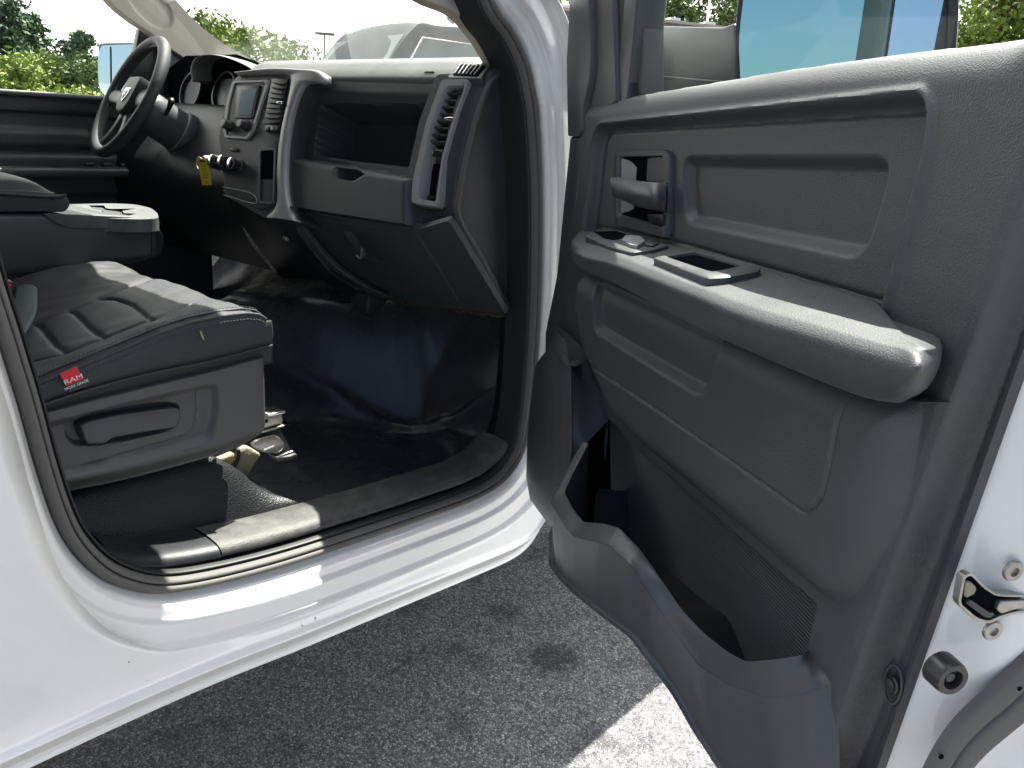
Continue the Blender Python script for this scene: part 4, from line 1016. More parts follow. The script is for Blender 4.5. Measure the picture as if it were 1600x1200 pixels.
loft('armrest_cover', [arow(.742, -.6), arow(.755, .3), arow(.78, 1.2), arow((.745 + YF) / 2, 1.5), arow(YF - .06, 1.2), arow(YF - .015, .3), arow(YF, -.6)], M['leather'], con, 40, 30)
tube('armrest_piping', C0.pw([(-160, 299), (0, 303), (70, 307), (98, 306), (103, 303)], .007), .0035, M['leather'], con)
# driver's seat (beyond the console)
loft('driver_seat', [[(x, 1.20, .85), (x, 1.20, z), (x, 1.25, z + .02), (x, 1.45, z + .005), (x, 1.65, z + .02), (x, 1.70, z), (x, 1.70, .85)] for x, z in ((-.1, .93), (.3, .95), (.6, .985), (.72, .98), (.78, .93), (.78, .86))], M['leather'], TR, 40, 40)
# ---- interior A-pillar trims
AP = FY(1.70)
ha_ = H(); ov = rcorner(AP.px([(200, -20), (245, -10), (265, 8), (273, 28), (270, 43), (255, 48), (235, 40), (212, 18), (195, -10)]), .02)
ha_.level(ov, -.012, .007); 
ha_.fn(lambda P, h: h - .02 * sm((.0 - sdf(P, apo) * -1 + .02) / .02) * 0)
apo = np.vstack([cat_rom(AP.px([(130, -60), (172, 0), (205, 30), (238, 52), (262, 72), (300, 98)]), 30), cat_rom(AP.px([(330, 110), (398, 100), (355, 72), (315, 42), (275, 0), (240, -50)]), 30)])
relief('driver_pillar_trim', AP, apo, ha_, .004, M['beige'], TR, .05)
slabY('driver_pillar_outer', AP.px([(262, 70), (300, 98), (330, 112), (300, 135), (285, 150), (258, 150), (262, 110)]), 1.76, 1.72, M['black'], TR, .004)
PP = FY(.115)
FX_ = lambda L: np.array([(a, .115 + LEAN(b), b) for a, b in L])
LW = lambda pts: np.array([(a, .115 + LEAN(b), b) for a, b in PP.lean(pts)])
q1 = np.vstack([FX_([(.985, 1.86), (1.02, 1.80)]), LW([(560, -70), (657, -2), (710, 22), (745, 60), (772, 104)])]); q2 = np.vstack([FX_([(1.06, 1.84), (1.10, 1.77)]), LW([(640, -90), (728, -2), (768, 50), (790, 95), (800, 125)])])
q0 = q1 + np.array([.012, .035, 0]) + np.stack([0 * q1[:, 2], .16 * np.clip(q1[:, 2] - 1.58, 0, 1) + .02 * sm((q1[:, 2] - 1.62) / .05), 0 * q1[:, 2]], 1)
loft('passenger_pillar_trim', [q0, q1 + np.array([.0, .008, 0]), q1 * .9 + q2 * .1 + np.array([0, -.004, 0]), (q1 + q2) / 2 + np.array([0, -.008, 0]), q1 * .1 + q2 * .9, q2 + np.array([.0, .01, 0])], M['beige'], TR, 30, 60)
# windscreen
mesh('windscreen', [(1.62, .10, 1.452), (1.66, .98, 1.43), (1.62, 1.86, 1.452), (1.13, 1.74, 1.835), (1.15, .98, 1.865), (1.13, .19, 1.835)], [(0, 1, 4, 5), (1, 2, 3, 4)], M['glass'], TR, True)
# ---- driver's door mirror outside the far window
MF = Frame((1.36, 0, 1.45), np.array([.10, -1, 0.0]), (0, 0, 1))
MFo = Frame(ray(180, 110) * (1.36 / ray(180, 110)[0]) + CP, np.array([.25, -1, 0]), (0.05, 0, 1))
mo = rcorner(MFo.px([(152, 68), (158, 66), (222, 65), (232, 80), (232, 150), (165, 153), (154, 140), (151, 110)]), .014)
mr = prism('driver_mirror', MFo, mo, -.09, .0, M['black'], TR, .010, 4)
mi = rcorner(MFo.px([(154, 82), (160, 71), (218, 69), (228, 82), (228, 147), (166, 150), (157, 140), (154, 120)]), .008)
cut = MFo.px([(172.5, 60), (172.5, 160)])
prism('mirror_glass', MFo, [p for p in mi if True], .0, .002, M['mirror_clear'], mr, 0)
tube('mirror_divider', MFo.pw([(172.5, 73), (173.5, 150)], .003), .0022, M['black'], mr, 6)
# ================================================================== PASSENGER DOOR (hinged at the front of the opening, open 52 degrees)
DD = np.array([-.6148, -.7887, 0]); Dn = np.array([-.7887, .6148, 0])
PD = Frame(np.array([1.38, -.03, 0]) + .05 * Dn, DD, (0, 0, 1))
up_ = lambda pts, dn=0.0: PD.px(pts, dn)
TEpx = [(1600, 570), (1542, 730), (1517, 800), (1453, 983), (1380, 1193)]
bLpx = [(1545, 400), (1501, 521), (1462, 609), (1430, 716), (1407, 800), (1357, 917), (1313, 1067), (1267, 1193)]
bRpx = [(1589, 400), (1545, 537), (1501, 647), (1482, 724), (1460, 800), (1413, 950), (1373, 1060), (1333, 1193)]
TE, BL, BR = up_(TEpx, -.03), up_(bLpx), up_(bRpx, -.022)
def lin(A, z):
    c = np.polyfit(A[:, 1], A[:, 0], 1); return np.polyval(c, z)
uTE = lambda z: lin(TE, z); uBL = lambda z: lin(BL, z); uBR = lambda z: lin(BL, z) + .015
ZB = .70
topz = up_([(930, 155), (1060, 131), (1200, 105), (1350, 82), (1500, 62), (1590, 48)])
ztop = lambda u: np.interp(u, topz[:, 0], topz[:, 1])
Lf = up_([(914, 166), (903, 205), (899, 300), (888, 370), (880, 450), (868, 520), (868, 560), (880, 700)])
zz = np.linspace(1.36, ZB, 20)
top_l = [(u, ztop(u)) for u in np.linspace(topz[0, 0] + .01, uTE(1.41) - .002, 20)]
outl = np.vstack([Lf[::-1], top_l, np.stack([uTE(zz), zz], 1), [(uTE(ZB) - .02, ZB), (Lf[-1, 0] + .06, ZB)]])
hD = H()
ins = rcorner(up_([(933, 196), (1452, 146), (1462, 178), (1455, 235), (1383, 500), (1045, 392), (915, 362), (924, 290)], -.004), [.05, .04, .05, .02, .01, .01, .01, .01], 8)
def fi(P, h):
    d = sdf(P, ins); k = sm(-d / .007); return h * (1 - k) - .018 * k + .0042 * np.exp(-((d - .0025) / .0036) ** 2) - .0028 * np.exp(-((d + .0105) / .0028) ** 2)
hD.fn(fi)
pan = rcorner(up_([(1064, 242), (1398, 240), (1348, 412), (1064, 350)], -.016), .03, 8)
hD.add(pan, -.014, .014)
# centre bulge below the armrest, overhanging the pocket
bul = up_([(905, 425), (1300, 590), (1424, 625), (1400, 760), (1375, 835), (1340, 900), (1308, 936), (1284, 942), (1222, 890), (1100, 785), (995, 695), (956, 655), (936, 612), (912, 560), (898, 480)], .012)
bul = rcorner(bul, .02, 4)
hD.level(bul, .022, .045, True)
dep = rcorner(up_([(925, 436), (1127, 527), (1112, 617), (1092, 622), (932, 522)], .018), .02, 6)
hD.add(dep, -.014, .016)
sml = up_([(915, 567), (1000, 622), (1100, 690), (1200, 760), (1245, 792), (1262, 799), (1280, 785), (1292, 755), (1305, 690), (1317, 606)], .02)
hD.groove(cat_rom(sml, 60), .0030, .0018, False)
# pocket back, ribbed
pkb = up_([(936, 612), (956, 655), (995, 695), (1100, 785), (1222, 890), (1284, 942), (1264, 1030), (1240, 1150), (800, 1150), (880, 640), (912, 575)], -.004)
hD.level(pkb, -.014, .010)
def edge(P, h):
    z = P[:, 1]; s = (P[:, 0] - uBL(z)) / (uBR(z) - uBL(z)); r = .024 * (1 - np.sqrt(np.clip(1 - np.clip(s, 0, 1) ** 2, 0, 1)))
    h = h - r * (s > 0); q = P[:, 0] - uBR(z)
    h = h + .0035 * np.exp(-((q + .004) / .0035) ** 2) - .006 * sm(q / .006) * 1.0
    e = uTE(z) - P[:, 0]; h = h + .004 * sm(1 - e / .012) * (q > 0)
    # the beltline rolls away from the cabin
    t = np.clip(1 - (ztop(P[:, 0]) - z) / .030, 0, 1); h = h - .030 * (1 - np.sqrt(np.clip(1 - t ** 2, 0, 1)))
    t2 = np.clip(1 - (P[:, 0] - np.interp(z, Lf[::-1, 1], Lf[::-1, 0])) / .02, 0, 1); h = h - .02 * (1 - np.sqrt(np.clip(1 - t2 ** 2, 0, 1)))
    h = h + .030 * sm((P[:, 0] - 1.155) / .06) * sm((z - 1.385 + (P[:, 0] - 1.16) * .0) / .05) * sm((uTE(z) - P[:, 0]) / .02)
    return h
hD.fn(edge)
door = relief('passenger_door', PD, outl, hD, .0019, M['trim'], TR, .012, split=[('pocket_back', pkb, M['ribbed'], 'sub')])[0]
# --- armrest
def ln(pts, n):
    pts = list(pts) + [(pts[-1][0] - 2, pts[-1][1], -.022)]
    return cat_rom(PD.pw([(a[0], a[1], a[2] if len(a) > 2 else n) for a in pts]), 60)
TI = ln([(897, 372, .0), (915, 359), (1045, 381), (1110, 396), (1160, 411), (1270, 441), (1374, 472), (1384, 492), (1462, 525, .004)], -.016)
TI2 = ln([(896, 373, .008), (918, 362), (1045, 385), (1110, 400), (1160, 415), (1270, 446), (1372, 477), (1386, 497), (1463, 528, .010)], .004)
TO = ln([(893, 377, .02), (908, 381), (960, 391), (1085, 434), (1170, 464), (1260, 490), (1394, 527), (1440, 538), (1469, 536, .018)], .064)
TO2 = ln([(892, 384, .02), (903, 392), (957, 404), (1082, 450), (1165, 482), (1256, 508), (1390, 545), (1440, 556), (1471, 546, .02)], .080)
MF = ln([(892, 392, .02), (905, 404), (956, 418), (1078, 470), (1160, 505), (1250, 535), (1385, 580), (1435, 588), (1467, 572, .018)], .084)
LO = ln([(894, 402, .015), (910, 417), (958, 436), (1072, 494), (1150, 530), (1240, 568), (1350, 610), (1415, 622), (1450, 605, .014)], .068)
LO2 = ln([(898, 410, .005), (915, 422), (960, 441), (1070, 500), (1148, 537), (1238, 576), (1345, 618), (1395, 629), (1424, 626, .012)], .045)
BI = LO2 - Dn * (((LO2 - PD.O) @ Dn) + .008)[:, None]
arm = loft('armrest', [TI, TI2, TO, TO2, MF, LO, LO2, BI], M['trim'], door, 60, 220, lin=True)
zA = PD.pw([(1120, 418, .030)])[0]
# armrest top plane
pa = PD.pw([(1045, 385, .004), (1270, 446, .004), (1150, 456, .064)])
nA = np.cross(pa[1] - pa[0], pa[2] - pa[0]); nA /= np.linalg.norm(nA); nA *= np.sign(nA[2])
Ua = pa[1] - pa[0]; Ua /= np.linalg.norm(Ua); AF = Frame(pa[0], Ua, np.cross(nA, Ua))
sb = rcorner(AF.px([(914, 369), (932, 361), (968, 361), (1046, 384), (1022, 391), (988, 396), (952, 386)], .004), .004)
swb = prism('switch_bezel', AF, sb, -.006, .005, M['trim_soft'], door, .0015)
prism('switch_well', AF, rcorner(AF.px([(927, 364), (962, 363), (990, 371), (960, 378), (944, 375)], .003), .003), .0025, .0054, M['deep'], door, 0)  # flat dark insert, stands in for the shaded hollow of the tray
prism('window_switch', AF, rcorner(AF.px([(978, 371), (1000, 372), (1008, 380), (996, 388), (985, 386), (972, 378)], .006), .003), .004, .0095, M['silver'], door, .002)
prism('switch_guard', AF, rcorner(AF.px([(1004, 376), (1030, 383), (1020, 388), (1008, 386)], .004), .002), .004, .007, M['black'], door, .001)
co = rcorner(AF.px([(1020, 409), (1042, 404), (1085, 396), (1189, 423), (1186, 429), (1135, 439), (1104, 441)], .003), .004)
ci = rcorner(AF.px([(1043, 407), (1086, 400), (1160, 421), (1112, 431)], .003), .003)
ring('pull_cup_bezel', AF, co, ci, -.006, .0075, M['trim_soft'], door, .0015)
prism('pull_cup_well', AF, ci, -.001, .0045, M['deep'], door, 0)  # no real hollow: dark insert paints the shade inside the cup
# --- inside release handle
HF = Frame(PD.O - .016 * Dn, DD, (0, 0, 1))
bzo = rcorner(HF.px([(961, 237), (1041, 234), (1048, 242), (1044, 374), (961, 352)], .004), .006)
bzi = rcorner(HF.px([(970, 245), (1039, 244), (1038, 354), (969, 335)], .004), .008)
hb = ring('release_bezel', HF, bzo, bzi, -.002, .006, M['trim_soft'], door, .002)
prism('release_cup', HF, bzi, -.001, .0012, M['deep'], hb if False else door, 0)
# scooped cup walls
cupL = [HF.pw([(971, 247), (970, 333)], .003), HF.pw([(985, 252), (983, 330)], .0015), HF.pw([(995, 262), (990, 326)], .0012)]
loft('cup_wall', cupL, M['silver'], door, 8, 8)
cupR = [HF.pw([(1012, 248), (1010, 282)], .0015), HF.pw([(1024, 246), (1026, 284)], .003), HF.pw([(1037, 246), (1039, 285)], .003)]
loft('cup_wall', cupR, M['trim_soft'], door, 8, 8)
hl0 = [HF.pw([p], n)[0] for p, n in (((955, 277), .020), ((975, 280), .026), ((995, 284), .028), ((1020, 286), .024), ((1040, 287), .010))]
hl1 = [HF.pw([p], n)[0] for p, n in (((955, 292), .028), ((975, 300), .034), ((995, 304), .036), ((1020, 308), .030), ((1041, 309), .012))]
hl2 = [HF.pw([p], n)[0] for p, n in (((957, 306), .020), ((975, 314), .026), ((995, 322), .026), ((1020, 327), .022), ((1040, 330), .010))]
hn = loft('release_handle', [np.array(hl0) - Dn * .012, hl0, hl1, hl2, np.array(hl2) - Dn * .014], M['trim_soft'], door, 24, 24)
prism('lock_button', HF, rcorner(HF.px([(1012, 335), (1037, 335), (1036, 352), (1015, 347)], .008), .003), .001, .009, M['black'], door, .002)
# --- map pocket shell
inr = [(919, 695, .055), (899, 732, .085), (881, 770, .105), (894, 795, .112), (911, 817, .115), (945, 820, .113), (968, 827, .110), (1000, 860, .100), (1030, 903, .090), (1065, 955, .075), (1100, 992, .062), (1135, 1020, .050), (1165, 1036, .042), (1210, 1033, .030), (1256, 1026, .012), (1270, 1010, -.012)]
our = [(910, 692, .060), (884, 738, .095), (861, 785, .122), (878, 813, .130), (895, 838, .132), (935, 847, .130), (953, 850, .126), (985, 880, .116), (1010, 920, .104), (1040, 965, .088), (1068, 1005, .074), (1095, 1040, .060), (1135, 1068, .048), (1200, 1090, .034), (1265, 1083, .014), (1312, 1060, -.006)]
low = [(905, 760, .060), (866, 830, .095), (868, 882, .118), (885, 905, .124), (905, 925, .122), (930, 945, .118), (955, 965, .112), (995, 995, .102), (1025, 1035, .090), (1060, 1085, .074), (1090, 1140, .060), (1125, 1195, .050), (1170, 1250, .042), (1225, 1300, .030), (1280, 1300, .010), (1318, 1300, -.008)]
I_, O_, L_ = PD.pw(inr), PD.pw(our), PD.pw(low)
KM = np.maximum(I_[:, 2] - L_[:, 2] - .002, .02)[:, None]
KM[:4] = np.maximum(KM[:4], KM[4])
def vin(k): kk = np.minimum(k, KM); return I_ + np.array([0, 0, -1.]) * kk - Dn * .2 * kk
Bk = L_ + np.array([0, 0, -.01]) - Dn * np.array([[max(0, l[2] + .02)] for l in low])
rws = [vin(.22) , vin(.05), vin(.006), I_ + np.array([0, 0, .001]), I_ * .5 + O_ * .5 + np.array([0, 0, .002]), O_ + np.array([0, 0, .000]), O_ * .95 + L_ * .05 + Dn * .001, O_ * .5 + L_ * .5 + Dn * .002, L_ * .95 + O_ * .05 + Dn * .001, L_, Bk]
R_ = np.array([resample(chaikin(r, 1, False, .10), 240) for r in rws]); 
Gp = np.stack([cat_rom(R_[:, j], 70) for j in range(240)], 1)
grid('map_pocket', Gp, M['trim_soft'], door)
fl_ = [vin(.215), vin(.215) * .5 + (vin(.215) - Dn * np.array([[a[2] + .014] for a in inr])) * .5, vin(.215) - Dn * np.array([[a[2] + .014] for a in inr])]
loft('pocket_floor', fl_, M['black'], door, 6, 40)
# front wall of the pocket beside the speaker
fw_ = [PD.pw([(919, 690, .055), (952, 655, -.008)]), PD.pw([(920, 795, .055), (955, 777, -.009)]), PD.pw([(921, 900, .055), (958, 900, -.010)])]
loft('pocket_end', fw_, M['deep'], door, 10, 10)
# --- speaker pod
sl = PD.pw([(870, 512, .0), (855, 546, .004), (837, 569, .006), (831, 614, .006), (824, 679, .006), (822, 745, .008), (828, 780, .012), (862, 826, .03), (880, 860, .04)])
sm_ = PD.pw([(872, 520, .02), (864, 546, .030), (856, 572, .034), (852, 620, .036), (848, 680, .038), (848, 740, .042), (852, 780, .048), (872, 822, .06), (885, 850, .065)])
se = PD.pw([(884, 532, .03), (889, 560, .048), (891, 574, .056), (892, 612, .058), (893, 660, .060), (893, 708, .064), (888, 760, .07), (885, 800, .08), (890, 850, .08)])
sr = PD.pw([(912, 545, .006), (914, 558, .012), (915, 572, .016), (921, 612, .020), (922, 650, .026), (921, 690, .034), (915, 740, .04), (905, 800, .05), (900, 850, .05)])
gp_ = loft('speaker_grille', [resample(r, 60) for r in (sl, sm_, se)], M['grille'], door, 20, 80, lin=True)
loft('speaker_pod', [resample(r, 60) for r in (se, se * .9 + sr * .1 + Dn * .002, sr * .9 + se * .1, sr - Dn * .03)], M['trim_soft'], door, 20, 80, lin=True)
topf = [PD.pw([(870, 508, .0), (886, 520, .0), (912, 545, .004)]), PD.pw([(862, 528, .016), (880, 545, .030), (912, 555, .010)]), PD.pw([(856, 546, .012), (889, 571, .056), (914, 566, .014)])]
loft('pod_cap', topf, M['trim_soft'], door, 10, 20)
tube('grille_edge', resample(se[2:6], 30), .0015, M['trim_soft'], door, 6, 30, spline=False)
# --- front edge of the door below the trim, window frame
prism('front_post_trim', PD, rcorner(up_([(897, -60), (921, -60), (927, 88), (924, 125), (914, 172), (913, 205), (908, 213), (890, 213), (888, 95)]), .006), -.05, .004, M['trim_soft'], door, .006, 3)
prism('front_post', PD, up_([(918, -60), (950, -60), (958, 160), (905, 200), (924, 110)]), -.05, -.006, M['trim_soft'], door, .006, 3)
prism('glass_channel', PD, up_([(948, -60), (966, -60), (972, 160), (955, 160)]), -.06, -.014, M['rubber_dark'], door, .003)
prism('glass_channel', PD, up_([(965, -60), (980, -60), (979, 160), (970, 160)]), -.06, -.026, M['rubber'], door, .003)
prism('door_front_edge', PD, up_([(889, 213), (905, 213), (892, 380), (882, 450), (868, 530), (850, 560), (850, 520), (868, 430)]), -.05, -.002, M['trim_soft'], door, .005, 3)
uw = up_([(983, 0)])[0][0]; uw0 = up_([(897, 0)])[0][0]
fro = [(uw - .06, 1.39), (uw - .062, 1.56), (uw + .05, 1.70), (uw + .24, 1.83), (uw + .40, 1.875), (1.16, 1.88), (1.23, 1.85), (1.255, 1.40)]
fri = [(uw + .0, 1.39), (uw + .002, 1.545), (uw + .09, 1.67), (uw + .26, 1.78), (uw + .41, 1.82), (1.13, 1.83), (1.17, 1.80), (1.195, 1.40)]
k = len(fro)
Vf = np.vstack([PD.w(fro, -.012), PD.w(fri, -.012), PD.w(fro, -.06), PD.w(fri, -.06)]); Ff = []
for i in range(k - 1):
    Ff += [(i, i + 1, k + i + 1, k + i), (2 * k + i + 1, 2 * k + i, 3 * k + i, 3 * k + i + 1), (i + 1, i, 2 * k + i, 2 * k + i + 1), (k + i, k + i + 1, 3 * k + i + 1, 3 * k + i)]
bevel(mesh('window_frame', Vf, Ff, M['trim_soft'], door), .004, 2)
gq = [(uw - .01, 1.36), (uw - .01, 1.55), (uw + .08, 1.68), (uw + .25, 1.80), (uw + .40, 1.84), (1.14, 1.85), (1.18, 1.82), (1.20, 1.36)]
mesh('door_glass', PD.w(gq, -.045), [range(len(gq))], M['tint'], door, False)
# belt: outer sill strip
prism('belt_seal', PD, [(uw - .01, 1.36), (uTE(1.38) - .01, 1.37), (uTE(1.38) - .01, 1.395), (uw - .01, 1.388)], -.06, -.032, M['rubber_dark'], door, .003)
# --- painted door shell: skin and rear shut face
zc = np.linspace(.64, 1.385, 30)
def shellrow(du, n): return np.array([PD.w([(uTE(max(z, .62)) + du, z)], n)[0] for z in zc])
rws = [shellrow(-.02, -.034), shellrow(-.004, -.034), shellrow(.004, -.037), shellrow(.020, -.052), shellrow(.030, -.062), shellrow(.034, -.075), shellrow(.036, -.100), shellrow(.040, -.128), shellrow(.050, -.140), shellrow(.066, -.146), shellrow(.074, -.150), shellrow(.070, -.156), shellrow(.0, -.168)]
loft('shut_face', rws, M['paint'], door, 60, 30, lin=False)
sk = []
for u, n in ((.02, -.10), (.06, -.145), (.3, -.165), (.7, -.172), (1.1, -.170), (1.27, -.160)):
    sk.append([PD.w([(u, z)], n + e)[0] for z, e in ((.69, .05), (.70, .01), (.75, -.01), (.9, -.012), (1.1, -.012), (1.25, .0), (1.33, .02), (1.385, .05))])
loft('door_skin', sk, M['paint'], door, 40, 30, flip=True)
prism('door_lower_edge', PD, [(.12, .705), (1.17, .705), (1.17, .75), (.12, .75)], -.13, -.036, M['paint'], door, .01)
ue = float(uTE(.95)) + .033
EF = Frame(PD.O + DD * (ue + .004), -Dn, (0, 0, 1))
lo_ = rcorner(EF.px([(1499, 896), (1508, 892), (1527, 912), (1545, 924), (1565, 926), (1640, 926), (1640, 944), (1575, 948), (1552, 955), (1536, 963), (1518, 958), (1492, 936)]), .003)
lch = prism('latch_opening', EF, lo_, .001, .0035, M['deep'], door, 0)
li = EF.px([(1495, 893), (1508, 888), (1529, 909), (1547, 921), (1566, 923), (1640, 922), (1640, 948), (1577, 952), (1553, 959), (1537, 968), (1515, 963), (1487, 937)])
ring('latch_rim', EF, rcorner(li, .004), lo_, .0, .006, M['steel'], door, .0015)
prism('latch_fork', EF, rcorner(EF.px([(1551, 931), (1600, 929), (1640, 929), (1640, 938), (1590, 941), (1570, 944), (1553, 950), (1545, 944)]), .002), .003, .008, M['steel'], door, .002)
prism('latch_liner', EF, rcorner(EF.px([(1500, 901), (1510, 904), (1517, 912), (1514, 921), (1500, 928), (1498, 920)]), .002), .0034, .006, felt, door, .001)
prism('latch_bumper', EF, rcorner(EF.px([(1498, 934), (1506, 929), (1535, 949), (1545, 950), (1536, 958), (1527, 956)]), .002), .003, .007, M['blacksteel'], door, .002)
def screw(px, r, frame=EF, dn=.002, name='screw'):
    c = frame.pw([px], dn)[0]; s_ = lathe(name, [(r * 1.1, 0), (r * 1.1, r * .2), (r, r * .35), (r * .5, r * .4), (r * .45, r * .1), (.0003, r * .1)], c, frame.N, M['steel'], door, 20); return s_
screw((1581, 891), .0072); screw((1549, 984), .0072)
c = EF.pw([(1472, 1047)], -.002)[0]
lathe('bump_stop', [(.0135, -.004), (.0133, .009), (.012, .012), (.0078, .012), (.007, .006), (.0040, .006), (.0035, .009), (.0004, .009)], c, EF.N, M['blacksteel'], door)
TS = Frame(PD.O - .026 * Dn, DD, (0, 0, 1))
c = TS.pw([(1397, 1070)], .0)[0]; lathe('trim_screw', [(.0075, 0), (.0075, .002), (.006, .003), (.006, .005), (.003, .006), (.0003, .006)], c, Dn, M['blacksteel'], door, 16)
ov = np.array([TS.px([(1397, 1069)])[0] + np.array([.010 * math.cos(a), .017 * math.sin(a)]) for a in np.linspace(0, 2 * math.pi, 30, endpoint=False)])
tube('screw_recess', TS.w(ov, .001), .0012, M['trim_soft'], door, 6, 30, closed=True, spline=False)
ws0 = EF.px([(1640, 960), (1600, 1010), (1560, 1052), (1510, 1095), (1470, 1140), (1435, 1205), (1425, 1260)])
ws1 = EF.px([(1660, 1060), (1600, 1112), (1565, 1140), (1530, 1170), (1505, 1200), (1480, 1250), (1478, 1290)])
W0, W1 = EF.w(ws0, .002), EF.w(ws1, .002)
wsl = loft('door_weatherstrip', [W0, W0 * .9 + W1 * .1 + DD * .006, W0 * .62 + W1 * .38 + DD * .008, W0 * .55 + W1 * .45 + DD * .005, W0 * .45 + W1 * .55 + DD * .009, W0 * .1 + W1 * .9 + DD * .008, W1], M['rubber'], door, 30, 60)
for p in ((1592, 1075), (1470, 1182)): 
    c = EF.pw([p], .009)[0]; lathe('clip_hole', [(.002, 0), (.002, .001), (.0002, .001)], c, DD, M['deep'], door, 10)
# --- passenger mirror beyond the window
rm = ray(1320, 60); MC = CP + rm / np.linalg.norm(rm) * 1.16
toC = CP - MC; toC[2] = 0; toC /= np.linalg.norm(toC); a_ = rad(5); toC = np.array([toC[0] * math.cos(a_) - toC[1] * math.sin(a_), toC[0] * math.sin(a_) + toC[1] * math.cos(a_), 0])
Umf = np.cross((0, 0, 1), toC); MPf = Frame(MC, Umf, (0, 0, 1))
mo = rcorner(MPf.px([(1160, -75), (1148, 60), (1152, 150), (1200, 175), (1440, 172), (1490, 140), (1499, 0), (1494, -60), (1440, -95), (1200, -100)]), .02)
mr = prism('passenger_mirror', MPf, mo, -.08, -.002, M['black'], TR, .010, 4)
mi = rcorner(MPf.px([(1170, -70), (1154, 60), (1158, 145), (1200, 166), (1440, 162), (1475, 135), (1481, 0), (1476, -55), (1440, -85), (1205, -90)]), .02)
ring('mirror_rim', MPf, mo, mi, -.004, .004, M['black'], mr, .002)
dv0, dv1 = MPf.px([(1412, -95)])[0], MPf.px([(1374, 172)])[0]
def side(p): return (dv1[0] - dv0[0]) * (p[1] - dv0[1]) - (dv1[1] - dv0[1]) * (p[0] - dv0[0])
ref = side(MPf.px([(1250, 50)])[0])
def clip(poly, keep):
    out = []; n = len(poly)
    for i in range(n):
        a, b = poly[i], poly[(i + 1) % n]; sa, sb_ = side(a) * keep, side(b) * keep
        if sa >= 0: out.append(a)
        if sa * sb_ < 0: t = sa / (sa - sb_); out.append(a + (b - a) * t)
    return np.array(out)
sg = np.sign(ref)
prism('mirror_glass', MPf, clip(mi, sg), -.004, -.0005, M['mirror'], mr, 0)
sp_ = clip(mi, -sg); u0_ = sp_[:, 0].min(); relief('spotter_glass', MPf, sp_, lambda P: .002 - 1.9 * (P[:, 0] - u0_) ** 2 * (1 if MPf.U.dot(Dn) < 9 else 1) + .002, .004, M['mirror_blue'], mr, .004)
tube('mirror_divider', MPf.w([dv0, dv1], .001), .003, M['black'], mr, 8, 2)
ARMF = Frame(PD.O - .16 * Dn, DD, (0, 0, 1))
am = prism('mirror_arm', ARMF, rcorner(ARMF.px([(983, 37), (998, 40), (1128, 43), (1148, 36), (1150, 170), (983, 170)]), .006), -.06, .0, M['trim_soft'], mr, .010, 4)
tube('arm_seam', ARMF.pw([(999, 44), (1003, 80), (1004, 108), (1010, 117), (1040, 120), (1150, 130)], .0005), .0014, M['black'], mr, 6, 40)
prism('mirror_mount', ARMF, rcorner(ARMF.px([(955, 60), (986, 42), (990, 180), (955, 180)]), .006), -.05, .10, M['black'], mr, .01)

# ================================================================== SURROUNDINGS
def at(px, py, dist):
    r = ray(px, py); return CP + r * dist / math.hypot(r[0], r[1])
def tree(px, top_py, dist, width, kind, label, group, seed, n=2600, leaf=.16):
    r = np.random.default_rng(seed); base_ = at(px, 200, dist); base_[2] = 0; H_ = at(px, top_py, dist)[2]
    root = tag(empty('pine_tree' if kind == 'pine' else 'broadleaf_tree', base_), label, 'tree', group)
    m = M['pine'] if kind == 'pine' else (M['leaf'] if kind == 'leaf' else M['leafd'])
    tr = tube('trunk', [(0, 0, 0), (.1, .05, H_ * .35), (0, .1, H_ * .7), (.05, 0, H_ * .95)], [.035 * H_ * .6, .02 * H_ * .7, .01 * H_, .02], M['bark'], root, 8, 16)
    limbs = []; cl = []
    nb = 26 if kind == 'pine' else 20
    for k in range(nb):
        t = .25 + .72 * k / nb if kind == 'pine' else .30 + .55 * r.random()
        a = r.random() * 6.28; 
        L = width * .5 * ((1 - t) * 1.15 + .12) * (.7 + .5 * r.random()) if kind == 'pine' else width * .5 * (.45 + .5 * r.random())
        s = np.array([0, 0, H_ * t]); e = s + np.array([math.cos(a) * L, math.sin(a) * L, L * (.15 if kind == 'pine' else .8) + .1 * H_ * (r.random() - .3)])
        if e[2] > H_ * .96: e[2] = H_ * .96
        tube('limb', [s, (s + e) / 2 + [0, 0, .05 * L], e], [.012 * H_ * .6, .006 * H_, .01], M['bark'], tr, 5, 8)
        nn = 3 if kind == 'pine' else 3
        for q in range(nn):
            cl.append((s + (e - s) * (.4 + .6 * q / (nn - 1)) + r.normal(0, .04 * width, 3), (.10 if kind == 'pine' else .13) * width * (.6 + .7 * r.random())))
    cl.append((np.array([0, 0, H_ * .97]), .05 * width)); 
    V = []; F = []; per = max(6, n // len(cl))
    for c, rad_ in cl:
        for _ in range(per):
            d = r.normal(0, 1, 3); d /= np.linalg.norm(d); p = c + d * rad_ * (r.random() ** .4) * np.array([1.25, 1.25, .75])
            a = r.normal(0, 1, 3); a /= np.linalg.norm(a); b = np.cross(a, r.normal(0, 1, 3)); b /= np.linalg.norm(b) + 1e-9
            s = leaf * (.5 + r.random()); i = len(V); V += [p - a * s, p + b * s * .45, p + a * s, p - b * s * .45]; F.append((i, i + 1, i + 2, i + 3))
    mesh('crown', V, F, m, root, False)
    return root
tree(24, 4, 46, 5.2, 'pine', 'tall dark pine, the tallest of those seen through the driver window, nearest the left edge', 'trees beyond the driver window', 1, 7000, .13)
tree(62, 22, 47, 3.0, 'pine', 'slim dark pine just right of the tallest one, left of the driver mirror', 'trees beyond the driver window', 2, 5000, .13)
tree(130, 52, 52, 4.6, 'pine', 'shorter grey green pine standing just left of the driver mirror', 'trees beyond the driver window', 3, 6000, .14)
